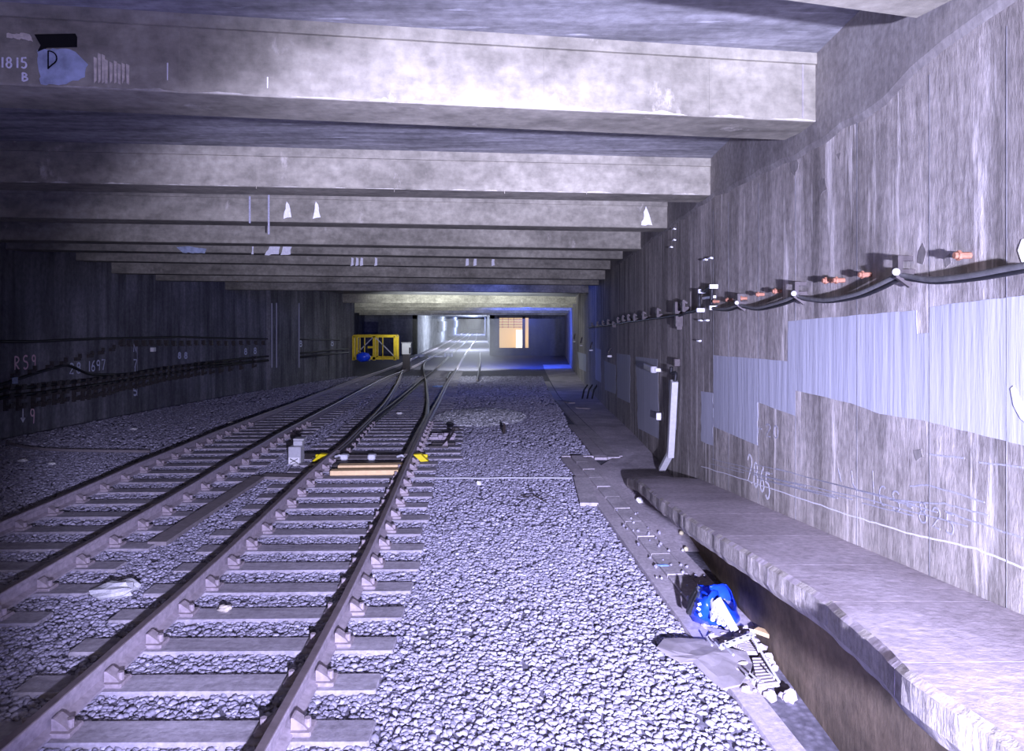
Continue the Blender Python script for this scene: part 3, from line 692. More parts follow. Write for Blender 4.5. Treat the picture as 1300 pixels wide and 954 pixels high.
def rail(f, y0, y1, parent, name='rail', mat='rust', prof=RAIL, dz=.03):
    n = max(8, int((y1 - y0) / 1.2)); pts = [(f(y), y, zg(y) + dz) for y in np.linspace(y0, y1, n)]
    o = M().sweep(pts, prof).build(name, mat, parent, loc=pts[0]); h = M()
    n_ = [(-.030, .158), (.030, .158), (.026, .164), (-.026, .164)]
    h.sweep(pts, n_).build('running_surface', 'railtop', o, loc=WLOC[o.name])
    return o
def mk_chair():
    m = M(); m.box((0, 0, .015), (.36, .16, .03), None, .008)
    for s in (-1, 1):
        m.prism([(s * .045, -.045, .03), (s * .15, -.045, .03), (s * .13, -.045, .055), (s * .06, -.045, .105), (s * .045, -.045, .105)], (0, .09, 0))
        m.tube([(s * .14, 0, .03), (s * .14, 0, .085)], .022, 8)
    o = m.build('rail_chair', 'chair'); return o
chair0 = mk_chair(); chair_used = False
def sleeper(parent, x, y, ang, length, rails, w=.25, mat='sleeper', jitter=True):
    global chair_used
    z = zg(y) + .025; a = ang + (random.uniform(-.008, .008) if jitter else 0)
    m = M(); m.box((x + random.uniform(-.04, .04), y, z - .07), (length, w, .14), rz(a), .012)
    o = m.build('sleeper', mat, parent, loc=(x, y, z))
    for rx in rails:
        c = chair0 if not chair_used else chair0.copy()
        if chair_used: COL.objects.link(c)
        chair_used = True
        c.parent = o; c.location = (rx - x, (rx - x) * math.tan(a), 0); c.rotation_euler = (0, 0, a)
    return o
def head(f, y): return math.atan((f(y + .5) - f(y - .5)))
tr = thing('railway_track', (-2.2, 4, 0), 'right hand railway track that splits at points with yellow clips', 'railway track')
rail(fR2, 2.6, 200, tr)
fR1 = lambda Y: fR2(Y) - GA if Y < 11.5 else (fDV(Y) if Y > 14.5 else (fR2(Y) - GA) * (14.5 - Y) / 3 + fDV(Y) * (Y - 11.5) / 3)
rail(fR1, 2.6, 64, tr)
thin = [(-.03, 0), (-.03, .02), (-.010, .04), (-.010, .105), (-.030, .122), (-.030, .15), (.030, .15), (.030, .122), (.010, .105), (.010, .04), (.03, .02), (.03, 0)]
fS = lambda Y: max(fR2(Y) - GA, fR1(Y) + .075)
rail(fS, 13.3, 200, tr, 'switch_rail', 'iron')
fD2 = lambda Y: min(fDV(Y) + GA, fR2(Y) - .075)
rail(fD2, 12.9, 64, tr, 'switch_rail', 'iron')
y = 3.3; k = 0
while y < 52:
    if y < 12.9:
        xc = fR2(y) - GA / 2; sleeper(tr, xc, y, -head(fR2, y) * .5, 2.55, (fR2(y), fR2(y) - GA))
        y += .60
    elif y < 34:
        l = min(fR1(y), fR2(y) - GA) - .65; r = fR2(y) + (.95 if y < 20 else .6)
        rr = sorted(set([round(fR2(y), 3), round(fR1(y), 3)])) if y < 19 else ()
        sleeper(tr, (l + r) / 2, y, -head(fR2, y) * .4, r - l, rr); y += .68
    else:
        xc = fR2(y) - GA / 2; sleeper(tr, xc, y, 0, 2.55, ()); y += .75
y0 = 13.05; a = Vector((fR1(y0) - .35, y0, .07)); b = Vector((fR2(y0) + .3, y0, .07))
m = M(); m.bar(a, b, .05, .035); m.bar(a + Vector((.5, .12, .02)), b + Vector((-.5, .12, .02)), .06, .04); m.build('stretcher_bar', 'iron', tr)
for s in (.28, .52):
    p = a.lerp(b, s); m = M(); m.box(p + Vector((0, .02, .02)), (.14, .16, .10), None, .02); m.build('bar_clevis', 'alu', tr)
for rx in (fR1(y0) + .16, fR2(y0) - .16):
    m = M(); m.tube([(rx - .08, y0 - .02, .1), (rx, y0 - .06, .13), (rx + .08, y0 - .02, .1)], .022, 8); m.build('switch_lug', 'alu', tr)
m = M(); m.box(((fR1(y0) + fR2(y0)) / 2, y0 - .3, .0), (1.2, .34, .1), None, .02); m.build('cover_plate', 'iron', tr)
tl = thing('railway_track', (-5.3, 5, 0), 'left hand railway track in dimmer light nearer the dark wall', 'railway track')
rail(lambda Y: fLC(Y) - GA / 2, 3.5, 200, tl); rail(lambda Y: fLC(Y) + GA / 2, 3.5, 200, tl)
y = 4.2
while y < 42:
    sleeper(tl, fLC(y), y, -head(fLC, y) * .6, 2.55, (fLC(y) - GA / 2, fLC(y) + GA / 2) if y < 19 else ()); y += .66 if y < 20 else .8
# old loose rail and rod
p, q = G(606, 484, .05), G(609.5, 448, .05)
t = tag(M().sweep([p, p.lerp(q, .5) + Vector((.1, 0, 0)), q], [(-.06, -.02), (-.06, .03), (-.03, .12), (.03, .12), (.06, .03), (.06, -.02)]).build('loose_rail', 'iron', loc=p), 'short loose dark rail lying on ballast right of the tracks far off', 'rail')
p, q = G(567, 481, .17), G(573, 472, .19); q = p + (q - p) * .8
tag(M().tube([p, p.lerp(q, .5) + Vector((0, 0, .05)), q], .06, 8).build('iron_rod', 'iron', loc=p), 'short black rod lying beside the right rail past the points', 'rod')

# ================================================================ TRACKSIDE THINGS
def lab(o, l, c, g=None): return tag(o, l, c, g)
p = G(376, 588.5); s_ = p.y / FPX
t = thing('point_machine', p, 'small grey trackside box with white cross mark between the two tracks', 'box')
m = M(); m.box(p + Vector((0, 0, .16)), (.23, .24, .32), None, .015); m.build('housing', 'grey', t)
m = M(); m.box(p + Vector((.02, .10, .36)), (.17, .16, .09), None, .012); m.box(p + Vector((.035, .12, .43)), (.20, .22, .035), None, .01); m.build('cap', 'grey', t)
m = M(); m.box(p + Vector((0, -.125, .07)), (.20, .012, .12)); m.build('mark_plate', 'white', t)
m = M(); m.bar(p + Vector((-.07, -.133, .03)), p + Vector((.07, -.133, .11)), .012, .02, (0, 1, 0)); m.bar(p + Vector((-.07, -.133, .11)), p + Vector((.07, -.133, .03)), .012, .02, (0, 1, 0)); m.build('cross_mark', 'black', t)
q = Vector((fR1(13.2) - .15, 13.2, .08)); m = M(); m.bar(p + Vector((.1, .35, .07)), q, .10, .10); m.build('drive_rod', 'iron', t)
p2 = p + Vector((.08, -.28, .02)); lab(M().sphere(p2, .05, 8, 6, .15, (1.2, .8, .6)).build('litter_scrap', 'white', loc=p2), 'white scrap of litter in front of the trackside box', 'litter')
for side, xx, l in ((-1, fR1(12.95) - .16, 'yellow point clip outside the left rail by the trackside box'), (1, fR2(12.95) + .18, 'yellow point clip outside the right rail by the lever')):
    c = Vector((xx, 12.95, .06)); t = thing('point_clip', c, l, 'clip', 'yellow clips at the points')
    s = side
    m = M(); m.prism([c + Vector((-s * .12, -.05, .10)), c + Vector((s * .02, -.05, .11)), c + Vector((s * .08, -.05, .05)), c + Vector((s * .16, -.05, -.02)), c + Vector((s * .02, -.05, -.03)), c + Vector((-s * .04, -.05, .03))], (0, .14, 0)); m.build('jaw', 'yellow', t, bevel=.006)
    m = M(); m.box(c + Vector((s * .05, .10, .05)), (.16, .05, .06), None, .01); m.build('handle', 'yellow', t)
# boards between rails
for x0, x1, y_, h, l in ((420, 506, 600, .08, 'pale fresh timber board, nearer of two across the track below the points'), (430, 511, 592.5, .07, 'pale fresh timber board, farther of two across the track below the points')):
    a = G(x0, y_, .06); b = G(x1, y_ - 1, .06); m = M(); m.bar(a, b, .16 if h > .075 else .2, h); lab(m.build('timber_board', 'board', loc=(a + b) / 2, bevel=.006), l, 'board', 'fresh boards at the points')
# point lever
p = G(560, 569); t = thing('point_lever', p, 'rusty hand lever and baseplate right of the points', 'lever')
m = M(); m.box(p + Vector((-.05, 0, .03)), (.42, .16, .05), None, .01); m.box(p + Vector((.02, .35, .03)), (.5, .14, .05), None, .01); m.build('baseplate', 'iron', t)
m = M(); m.bar(p + Vector((.08, 0, .06)), p + Vector((.24, .5, .30)), .03, .04); m.build('lever_arm', 'iron', t)
m = M(); m.sphere(p + Vector((.26, .54, .31)), .07, 8, 6, .05, (1.3, .8, .7)); m.build('counterweight', 'iron', t)
m = M(); m.prism([p + Vector((.02, -.05, .05)), p + Vector((.15, -.05, .05)), p + Vector((.13, -.05, .16))], (0, .06, 0)); m.build('bracket', 'chair', t)
m = M()
for i in range(3): m.bar(p + Vector((-.35, .9 + i * .25, .05)), p + Vector((.2, .9 + i * .25, .05)), .05, .06); m.box(p + Vector((-.1 + i * .1, .9 + i * .25, .08)), (.12, .10, .10), None, .02)
m.build('locking_bars', 'rust', t)
# long planks between the tracks
def plank(pxs, w_, th, mat, l, cat='plank', name='timber_plank', lift=.0):
    pts = [G(x, y, lift + th / 2) for x, y in pxs]; m = M(); 
    m.bar(pts[0], pts[-1], w_, th); return lab(m.build(name, mat, loc=pts[0], bevel=.006), l, cat)
plank([(199, 691), (329, 606)], .22, .05, 'oldboard', 'long dusty plank lying lengthwise between the two tracks')
plank([(333, 605), (392, 606.5)], .26, .05, 'oldboard', 'short dusty plank lying crosswise by the trackside box')
p = G(199, 693, .03)
plank([(738, 607), (748, 641)], .26, .05, 'lid', 'loose concrete cover lying beside the cable trough', 'cover', 'concrete_cover')
a, b = G(522, 607.5, .02), G(726, 607, .02)
lab(M().tube([a.lerp(b, i / 12) + Vector((0, .01 * math.sin(i), .003 * math.sin(2 * i))) for i in range(13)], .012, 6).build('thin_cable', 'tube', loc=a), 'thin pale cable stretched straight across the ballast to the trough', 'cable')
a, m1, b = G(8, 563, .04), G(60, 571, .04), G(190, 573.5, .04)
lab(M().tube(smooth_path([a, m1, b], 5), .03, 6).build('wooden_pole', 'oldboard', loc=a), 'long pale pole lying on ballast at far left', 'pole')
# twigs
p = G(683, 640); t = thing('dead_branch', p, 'dark forked twig lying on the ballast right of the track', 'twig')
M().tube([p + Vector((-.22, .25, .05)), p + Vector((-.05, .05, .10)), p + Vector((.14, -.08, .03))], [.006, .009, .006], 6).build('stem', 'twig', t)
M().tube([p + Vector((-.05, .05, .10)), p + Vector((-.09, .4, .12)), p + Vector((-.08, .75, .06))], [.008, .006, .004], 6).build('twig', 'twig', t)
M().tube([p + Vector((-.12, .14, .08)), p + Vector((-.3, .1, .05))], [.006, .003], 5).build('twig', 'twig', t)
M().tube([p + Vector((.02, .0, .08)), p + Vector((.12, .12, .1)), p + Vector((.25, .1, .05))], [.006, .005, .003], 5).build('twig', 'twig', t)
# lumps and litter
def lump(px, py, r, mat, l, cat='litter', name='litter_scrap', sc=(1, 1, .6), j=.25, h=.0):
    p = G(px, py, r * sc[2] * .7 + h); return lab(M().sphere(p, r, 9, 7, j, sc).build(name, mat, loc=p), l, cat)
lump(146, 750, .13, 'stone_pale', 'white rubble lump on the ballast edge between the tracks at left', 'stone', 'rubble_stone', (1.5, 1, .55))
lump(162, 744, .09, 'stone_pale', 'smaller white rubble lump just right of the big one', 'stone', 'rubble_stone', (1.3, 1, .6))
lump(285, 773, .05, 'limey', 'pale leaf like scrap on a sleeper at bottom centre left', sc=(1.2, .8, .6), h=.03)
lump(820, 615 - 7, .055, 'white', 'white stone at the edge of the thin cable', 'stone', 'pale_stone') if False else None
lump(608, 614, .045, 'white', 'single bright white stone just below the thin cable', 'stone', 'pale_stone', (1, 1, .8))
lump(507, 525, .08, 'white', 'white scrap on the sleepers beyond the points', sc=(1.3, 1, .5), h=.03)
lump(557, 491, .22, 'litter_blue', 'pale blue plastic sheet between the diverging rails', sc=(1.3, 1.4, .25))
lump(553, 511, .12, 'tube', 'pale grey paper scrap between the diverging rails', sc=(.8, 1.2, .35))
lump(812, 636, .055, 'white', 'white crumpled cup beside the ramp edge', sc=(1, 1, .9), j=.08)
lump(640, 545, .09, 'twig', 'dark clod on ballast right of the far points', 'stone', 'dark_clod', (.5, .6, 1.6))
for i, (x, y, r, l) in enumerate(((293, 537, .05, 'left of the left track near the grey debris'), (170, 545, .06, 'on dim ballast at far left'), (66, 589, .05, 'near the left edge below the pole'), (29, 585, .06, 'by the left edge of the picture'), (362, 516, .05, 'left of the left track midway'), (163, 517, .07, 'close to the dark wall base'), (453, 488, .06, 'between the rails of left track'))):
    lump(x, y, r, 'white', 'tiny white litter scrap ' + l, sc=(1.4, 1, .5))
# left debris: pale board with olive cloth
p = G(302, 491); t = thing('discarded_board', p, 'pale discarded board with dark cloth heaped on it near the left wall', 'debris')
m = M(); m.bar(p + Vector((-.5, 0, .06)), p + Vector((.5, .03, .06)), .22, .10); m.box(p + Vector((-.42, 0, .0)), (.12, .2, .1)); m.box(p + Vector((.42, 0, .0)), (.12, .2, .1)); m.build('board', 'white', t)
m = M(); m.prism([p + Vector((-.35, .25, .05)), p + Vector((.3, .25, .05)), p + Vector((.22, .25, .3)), p + Vector((.15, .25, .62)), p + Vector((.05, .25, .4)), p + Vector((-.15, .25, .3))], (0, .25, 0)); m.build('cloth', 'copper', t, bevel=.03)
p = G(398, 477); m = M(); m.bar(p + Vector((-.5, .2, .1)), p + Vector((0, 0, .04)), .08, .05); m.bar(p + Vector((-.1, -.1, .05)), p + Vector((.55, 0, .06)), .08, .05); m.bar(p + Vector((-.3, .1, .02)), p + Vector((.2, -.1, .14)), .07, .05)
lab(m.build('broken_sticks', 'oldboard', loc=p), 'few pale broken sticks near the far left wall', 'debris')

# ================================================================ CABLE TROUGH AND WALKWAY
LID_L = [(13.44, 1.12), (10.3, 1.36), (8.9, 1.46), (6.8, 1.60), (5.2, 1.72), (3.6, 1.84)]
fl_ = ip(sorted(LID_L))
m = M(); yy = list(np.linspace(3.4, 13.5, 14))
def strip(y0, y1, a, b, z0, z1, n=14):
    mm = M(); pr = None
    for Y in np.linspace(y0, y1, n):
        xl, xr_ = a(Y), b(Y); i = len(mm.v); z = zg(Y)
        mm.v += [(xl, Y, z + z0), (xr_, Y, z + z0), (xr_, Y, z + z1), (xl, Y, z + z1)]
        if pr is not None:
            for j in range(4): mm.f.append((pr + j, pr + (j + 1) % 4, i + (j + 1) % 4, i + j))
        else: mm.f.append((i, i + 1, i + 2, i + 3))
        pr = i
    mm.f.append((pr, pr + 1, pr + 2, pr + 3)); return mm
o = strip(3.4, 13.5, lambda Y: fl_(Y) - .19, lambda Y: fl_(Y) - .008, -.1, .03).build('trim_2', 'kerb'); tag(o, 'left kerb of the cable trough', kind='structure')
o = strip(6.0, 13.4, lambda Y: fl_(Y) + .228, lambda Y: fl_(Y) + .40, -.1, .045).build('trim_3', 'kerb'); tag(o, 'right kerb of the cable trough', kind='structure')
Y = 13.42; k = 0; nm = ['farthest', 'second farthest', 'third farthest', 'fourth farthest', 'fifth farthest', 'middle', 'fifth nearest', 'fourth nearest', 'third nearest', 'second nearest', 'nearest']
while Y > 6.35 and k < 11:
    y1 = Y - .61; a = Vector((fl_(Y) + .11, Y, 0)); b = Vector((fl_(y1) + .11, y1, 0)); mid = (a + b) / 2; d = b - a
    m = M(); m.box((mid.x, mid.y, .02 + .004 * (k % 2)), (.215, .60, .06), rz(math.atan2(d.y, d.x) + math.pi / 2), .008)
    for s in (-.05, .06): 
        if k % 3: pass
    o = m.build('trough_lid', 'lid', loc=(mid.x, mid.y, .02)); tag(o, '%s of the row of pale concrete trough lids beside the ballast' % nm[k], 'lid', 'concrete lids along the cable trough')
    Y = y1 - .015; k += 1
# dirt chips on lids: stuff
m = M()
for i in range(46):
    Yc = random.uniform(6.2, 9.6); x = fl_(Yc) + random.uniform(-.15, .40); r = random.uniform(.008, .02); m.sphere((x, Yc, .055 + r * .4), r, 6, 5, .3)
tag(m.build('stone_chips', 'stone'), 'small stone chips scattered on the trough lids', 'gravel', kind='stuff')
# dirt walkway to the wall (beyond the ramp) and far kerb
m = M(); pr = None
for Y in np.linspace(8.0, 60, 45):
    xl = fl_(Y) + .40 if Y < 13.5 else float(np.interp(Y, [13.5, 13.55, 19, 24, 30, 45, 60], [1.38, 2.07, 2.02, 2.0, 2.0, 2.3, 2.6])); i = len(m.v); z = zg(Y)
    for f in np.linspace(0, 1, 6): m.v.append((xl + (WX(Y) + .05 - xl) * f, Y, z + .012 + .012 * noise.noise((f * 4, Y * 1.3, 0))))
    if pr is not None:
        for j in range(5): m.f.append((pr + j, pr + j + 1, i + j + 1, i + j))
    pr = i
tag(m.build('trim_4', 'dirt'), 'trodden dirt walkway between trough and right wall', kind='structure')
o = strip(13.55, 40, lambda Y: float(np.interp(Y, [13.5, 19, 24, 30, 45], [1.83, 1.72, 1.70, 1.70, 1.9])), lambda Y: float(np.interp(Y, [13.5, 19, 24, 30, 45], [2.07, 1.98, 1.96, 1.95, 2.2])), -.1, .03, 20).build('trim_5', 'lid'); tag(o, 'far stretch of pale trough kerb along the walkway', kind='structure')
o = strip(13.55, 19, lambda Y: float(np.interp(Y, [13.5, 19], [1.58, 1.5])), lambda Y: float(np.interp(Y, [13.5, 19], [1.82, 1.71])), -.1, .022, 8).build('trim_6', 'kerb'); tag(o, 'dark edging beside the far trough kerb', kind='structure')
m = M(); a = G(713, 579, .02); b = G(790, 579, .02); m.bar(a - Vector((0, 0, .02)), b - Vector((0, 0, .02)), .08, .05); tag(m.build('trim_7', 'dirt'), 'cross kerb where the trough steps sideways', kind='structure')

# ================================================================ RAMP
RZ = [(-1, 1.9), (1, 1.62), (3.2, 1.32), (6, .94), (9.8, .43), (10.9, .20)]
RX = [(-1, 1.22), (2.5, 1.37), (3.4, 1.51), (4.2, 1.52), (6, 1.52), (7.5, 1.57), (10.9, 1.76)]
rz_ = ip(RZ); rx_ = ip(RX)
ramp_o = thing('access_ramp', (1.9, 10.7, .2), 'sloping concrete access ramp of cast slabs along the right wall', 'ramp')
cuts = [10.85, 7.9, 6.35, 5.2, 4.2, 3.38, 2.55, 1.0]
for y1, y0 in zip(cuts, cuts[1:]):
    m = M(); pr = None; n = 25; ys_ = np.linspace(y0 + .002, y1 - .002, n); off = 0.0
    for i, Y in enumerate(ys_):
        e = rx_(Y) + off + .014 * noise.noise((Y * 2.3, 1, 2)) + .005 * noise.noise((Y * 8, 0, 0)); zt = rz_(Y)
        ring = [(WX(Y) - .003, zt - .17), (e + .03, zt - .17 + .01 * noise.noise((Y * 5, 5, 1))), (e, zt - .12), (e + .005 * noise.noise((Y * 7, 2, 2)), zt - .02), (e + .03, zt), (e + .4, zt + .004), (WX(Y) - .003, zt)]
        b = len(m.v); m.v += [(x, Y, z) for x, z in ring]
        if pr is not None:
            for j in range(7): m.f.append((pr + j, pr + (j + 1) % 7, b + (j + 1) % 7, b + j))
        else: m.f.append(tuple(range(b, b + 7)))
        pr = b
    m.f.append(tuple(range(pr, pr + 7)))
    o = m.build('slab', ['ramp', 'ramp_edge'], ramp_o)
    for poly in o.data.polygons:
        if poly.normal.x < -.55: poly.material_index = 1
        poly.use_smooth = False
m = M(); pr = None                      # support wall under the slabs
for Y in np.linspace(1.0, 10.4, 14):
    x = float(np.interp(Y, [1, 5, 6.5, 8, 10.4], [1.98, 2.03, 2.06, 2.12, 2.2])); b = len(m.v)
    m.v += [(x, Y, -.1), (x, Y, rz_(Y) - .15), (x + .2, Y, rz_(Y) - .15), (x + .2, Y, -.1)]
    if pr is not None:
        for j in range(4): m.f.append((pr + j, pr + (j + 1) % 4, b + (j + 1) % 4, b + j))
    else: m.f.append((b, b + 1, b + 2, b + 3))
    pr = b
m.f.append((pr, pr + 1, pr + 2, pr + 3)); m.build('support_wall', 'brick', ramp_o)

# ================================================================ RUBBISH BY THE RAMP
# blue bag: open sack leaning over, mouth toward lower right
p = Vector((1.70, 6.12, .03)); bag = thing('plastic_bag', p, 'bright blue plastic bag slumped open on the trough by the ramp', 'bag')
def bagpt(px, py, Y): return P(px, py, Y)
rows = [   # rings from base (left/back) to mouth: pixel + depth for points round the ring
    [(876, 783, 6.25), (882, 789, 6.1), (895, 795, 6.02), (908, 797, 6.05), (915, 790, 6.25), (905, 780, 6.4), (890, 775, 6.45), (880, 777, 6.4)],
    [(873, 772, 6.22), (880, 779, 6.0), (893, 786, 5.9), (909, 793, 5.92), (930, 796, 6.1), (930, 785, 6.42), (905, 765, 6.5), (884, 764, 6.42)],
    [(877, 760, 6.25), (883, 763, 6.0), (894, 768, 5.86), (908, 774, 5.88), (937, 793, 6.05), (935, 780, 6.45), (915, 757, 6.55), (890, 752, 6.45)],
    [(885, 746, 6.3), (889, 752, 6.05), (897, 758, 5.92), (905, 757, 5.92), (936, 786, 6.02), (937, 772, 6.45), (923, 744, 6.5), (900, 744, 6.48)],
    [(887, 743, 6.32), (893, 749, 6.1), (900, 756, 5.96), (910, 750, 5.98), (931, 776, 6.06), (931, 762, 6.4), (922, 742, 6.3), (903, 744, 6.42)]]
m = M(); fine = []
for r in rows: fine.append(smooth_path([bagpt(*q) for q in r + r[:1]], 4)[:-1])
allr = []
for i in range(len(fine) - 1):
    for k in range(3): allr.append([a.lerp(b, k / 3) for a, b in zip(fine[i], fine[i + 1])])
allr.append(fine[-1]); nn = len(allr[0])
for i, r in enumerate(allr):
    for j, q in enumerate(r):
        q = q + Vector((noise.noise((j * .9, i * .8, 1)), noise.noise((j * .9, i * .8, 5)), noise.noise((j * .9, i * .8, 9)))) * .022
        m.v.append(tuple(q))
for i in range(len(allr) - 1):
    for j in range(nn): m.f.append((i * nn + j, i * nn + (j + 1) % nn, (i + 1) * nn + (j + 1) % nn, (i + 1) * nn + j))
m.f.append(tuple(reversed(range(nn))))
o = m.build('bag_skin', 'bag', bag, smooth=True); so = o.modifiers.new('thick', 'SOLIDIFY'); so.thickness = .006
m = M(); m.prism([bagpt(876, 762, 5.98), bagpt(884, 748, 6.05), bagpt(886, 752, 6.0), bagpt(877, 782, 5.93), bagpt(872, 780, 5.95)], (0, .04, 0)); m.build('handle_strap', 'black', bag)
strokes('bag_print', 'white', [[(886, 768), (890, 767)], [(885, 772), (889, 775)], [(888, 779), (890, 783)]], lambda x, y: P(x, y, 5.80), (0, -1, 0), bag, .02)
# tubes
def tubeobj(a, b, r, l, n=10):
    a = Vector(a); b = Vector(b); t = thing('plastic_tube', a, l, 'tube', 'pale tubes in the blue bag')
    m = M(); m.tube([a, b], r, n, False); d = (b - a).normalized()
    m.tube([a + d * .003, b], r * .55, n, False)
    # annular end
    u = d.orthogonal().normalized(); v = d.cross(u); i = len(m.v)
    for k in range(n):
        q = 2 * math.pi * k / n; e = u * math.cos(q) + v * math.sin(q); m.v += [tuple(a + e * r), tuple(a + e * r * .55)]
    for k in range(n): m.f.append((i + 2 * k, i + 2 * ((k + 1) % n), i + 2 * ((k + 1) % n) + 1, i + 2 * k + 1))
    m.build('pipe', 'tube', t); return t
ends = [(906, 776.5, 'topmost'), (911, 779, 'second from top right'), (907.5, 783, 'upper left'), (914.5, 785, 'centre right'), (905, 787, 'lowest left'), (913, 791, 'lower middle'), (919, 793, 'lower right'), (926, 796, 'lowest right')]
for i, (x, y, d) in enumerate(ends):
    a = P(x, y, 5.76); tubeobj(a, a + Vector((.03, .16, .03)), .020, '%s of the pale tube ends sticking out of the blue bag' % d)
for (x0, y0, x1, y1, l) in ((935, 801, 912, 760, 'long pale tube leaning from bag mouth, right one of the pair'), (931, 801, 908, 763, 'long pale tube leaning from bag mouth, left one of the pair')):
    tubeobj(P(x0, y0, 5.70), P(x1, y1, 5.84), .022, l)
# flattened card sheet
pts = [(834, 826), (843, 813), (862, 811), (898, 813), (917, 822), (948, 828), (955, 842), (953, 852), (940, 868), (918, 874), (900, 862), (880, 844), (866, 842), (850, 834)]
base = [G(x, y, .06) for x, y in pts]; cen = sum(base, Vector()) / len(base)
m = M(); rings_ = [[cen.lerp(b, f) for b in base] for f in (.0, .35, .7, 1)]
for r_i, r in enumerate(rings_):
    for b in r:
        m.v.append((b.x, b.y, .075 + .05 * noise.noise((b.x * 4, b.y * 4, 2)) + (.0 if r_i < 3 else -.012)))
k = len(base)
for i in range(3):
    for j in range(k): m.f.append((i * k + j, i * k + (j + 1) % k, (i + 1) * k + (j + 1) % k, (i + 1) * k + j))
o = m.build('cardboard_sheet', 'card', loc=(cen.x, cen.y, .06)); so = o.modifiers.new('thick', 'SOLIDIFY'); so.thickness = .012; tag(o, 'crumpled flattened grey sheet lying below the blue bag', 'sheet')
# ribbed grating mats
def mat_panel(quad, l):
    a, b, c, d = [G(x, y, h) for x, y, h in quad]; t = thing('grating_panel', a, l, 'grating', 'ribbed panels in the rubbish')
    m = M(); nrm = (b - a).cross(d - a).normalized() * .012; m.prism([a, b, c, d], nrm if nrm.z > 0 else -nrm); m.build('base_sheet', 'kerb', t)
    for i in range(9):
        f = (i + .5) / 9; m = M(); up = Vector((0, 0, .018)); m.bar(a.lerp(d, f) + up, b.lerp(c, f) + up, .012, .016); m.build('rib', 'card', t)
mat_panel([(925, 818, .03), (958, 812, .05), (962, 832, .05), (948, 832, .03)], 'ribbed grey panel lying under the angle bar by the ramp')
mat_panel([(955, 838, .04), (975, 838, .06), (990, 872, .06), (962, 876, .04)], 'ribbed grey panel at bottom edge near the ramp')
mat_panel([(898, 800, .03), (930, 806, .03), (928, 814, .03), (905, 811, .03)], 'ribbed grey panel just below the blue bag')
# perforated angle bar
a, b = P(916, 821, 5.45), P(957, 805, 5.55)
t = thing('angle_bar', a, 'bright perforated metal angle lying across the rubbish below the bag', 'metal bar')
m = M(); m.bar(a, b, .05, .006); m.bar(a + Vector((0, .025, -.02)), b + Vector((0, .025, -.02)), .006, .045); m.build('angle', 'alu', t)
for i in range(4):
    q = a.lerp(b, .18 + i * .21); m = M(); m.box(q + Vector((0, 0, .004)), (.022, .012, .003), rz(math.atan2((b - a).y, (b - a).x))); m.build('slot_hole', 'hole', t)  # flat black pads painted for the dark inside the holes
def rod(a, b, r, l, mat='alu'): lab(M().tube([a, b], r, 8).build('metal_rod', mat, loc=a), l, 'rod', 'bright rods in the rubbish')
rod(P(955, 809, 5.5), P(989, 866, 4.95), .010, 'long bright rod running from the angle bar to the bottom edge')
rod(P(897, 809, 5.6), P(904, 820, 5.42), .007, 'short bright rod left of the angle bar')
rod(P(908, 816, 5.5), P(914, 823, 5.38), .007, 'short bright rod touching left end of angle bar')
rod(P(920, 821, 5.4), P(931, 832, 5.2), .007, 'bright rod poking out below the angle bar')
rod(P(947, 857, 5.0), P(956, 866, 4.88), .007, 'short bright rod at bottom edge, left of a similar one')
rod(P(952, 855, 5.0), P(962, 864, 4.88), .007, 'short bright rod at bottom edge, right of a similar one')
rod(P(974, 851, 5.05), P(983, 861, 4.93), .007, 'short bright rod beside the long one near the ramp')
a, b = Vector((1.86, 5.6, .06)), Vector((2.01, 5.35, .08)); 
lab(M().bar(P(960, 800, 5.75), P(991, 811, 5.6), .07, .03).build('timber_offcut', 'board', loc=P(960, 800, 5.75)), 'short pale timber offcut in the shadow under the ramp', 'board')
for x, y, l in ((865, 677, 'upper yellowish ball under the ramp edge'), (871, 697.5, 'lower yellowish ball under the ramp edge')):
    p = G(x, y, .03); lab(M().sphere(p, .028, 10, 8, .03).build('small_ball', 'brasslit', loc=p), l, 'ball')
m = M()
for i in range(60):
    x, Y = random.uniform(1.62, 1.98), random.uniform(4.9, 6.2); r = random.uniform(.02, .05); m.sphere((x, Y, r * .5), r, 7, 5, .3)
tag(m.build('rubble', 'dirt'), 'loose dark rubble under the ramp edge around the rubbish', 'rubble', kind='stuff')
lump(842, 718, .05, 'litter_blue', 'pale blue plastic scrap on the trough lids above the bag', sc=(1.4, .6, .15), h=.05)

# ================================================================ FAR THINGS
# yellow cage
Y = 45.0; a = P(449, 457.5, Y); b = P(501.5, 427, Y); zf = zg(Y); t = thing('yellow_cage', ((a.x + b.x) / 2, Y, a.z), 'yellow steel frame cage standing against the dark left wall end', 'cage')
def ybar(x0, z0, x1, z1, yy=Y, w_=.10, nm='frame_bar', mt='cage_yellow'): M().bar((x0, yy, z0), (x1, yy, z1), w_, w_, (0, 1, 0)).build(nm, mt, t)
xm = P(475, 0, Y).x
for yy in (Y, Y + 1.0):
    for x in (a.x, xm, b.x): ybar(x, a.z, x, b.z, yy, .16, 'post')
    for z in (a.z + .12, b.z): ybar(a.x, z, b.x, z, yy, .16, 'rail_bar')
for x in (a.x, b.x): M().bar((x, Y, b.z), (x, Y + 1, b.z), .13, .13).build('cross_bar', 'cage_yellow', t); M().bar((x, Y, a.z + .12), (x, Y + 1, a.z + .12), .13, .13).build('cross_bar', 'cage_yellow', t)
ybar(P(455, 0, Y).x, P(0, 447, Y).z, xm, b.z, Y, .06, 'brace', 'grey'); ybar(xm + .1, b.z - .1, b.x, a.z + .2, Y, .06, 'brace', 'grey')
for x in (457, 463, 486): ybar(P(x, 0, Y).x, a.z, P(x, 0, Y).x, b.z, Y, .06, 'upright')
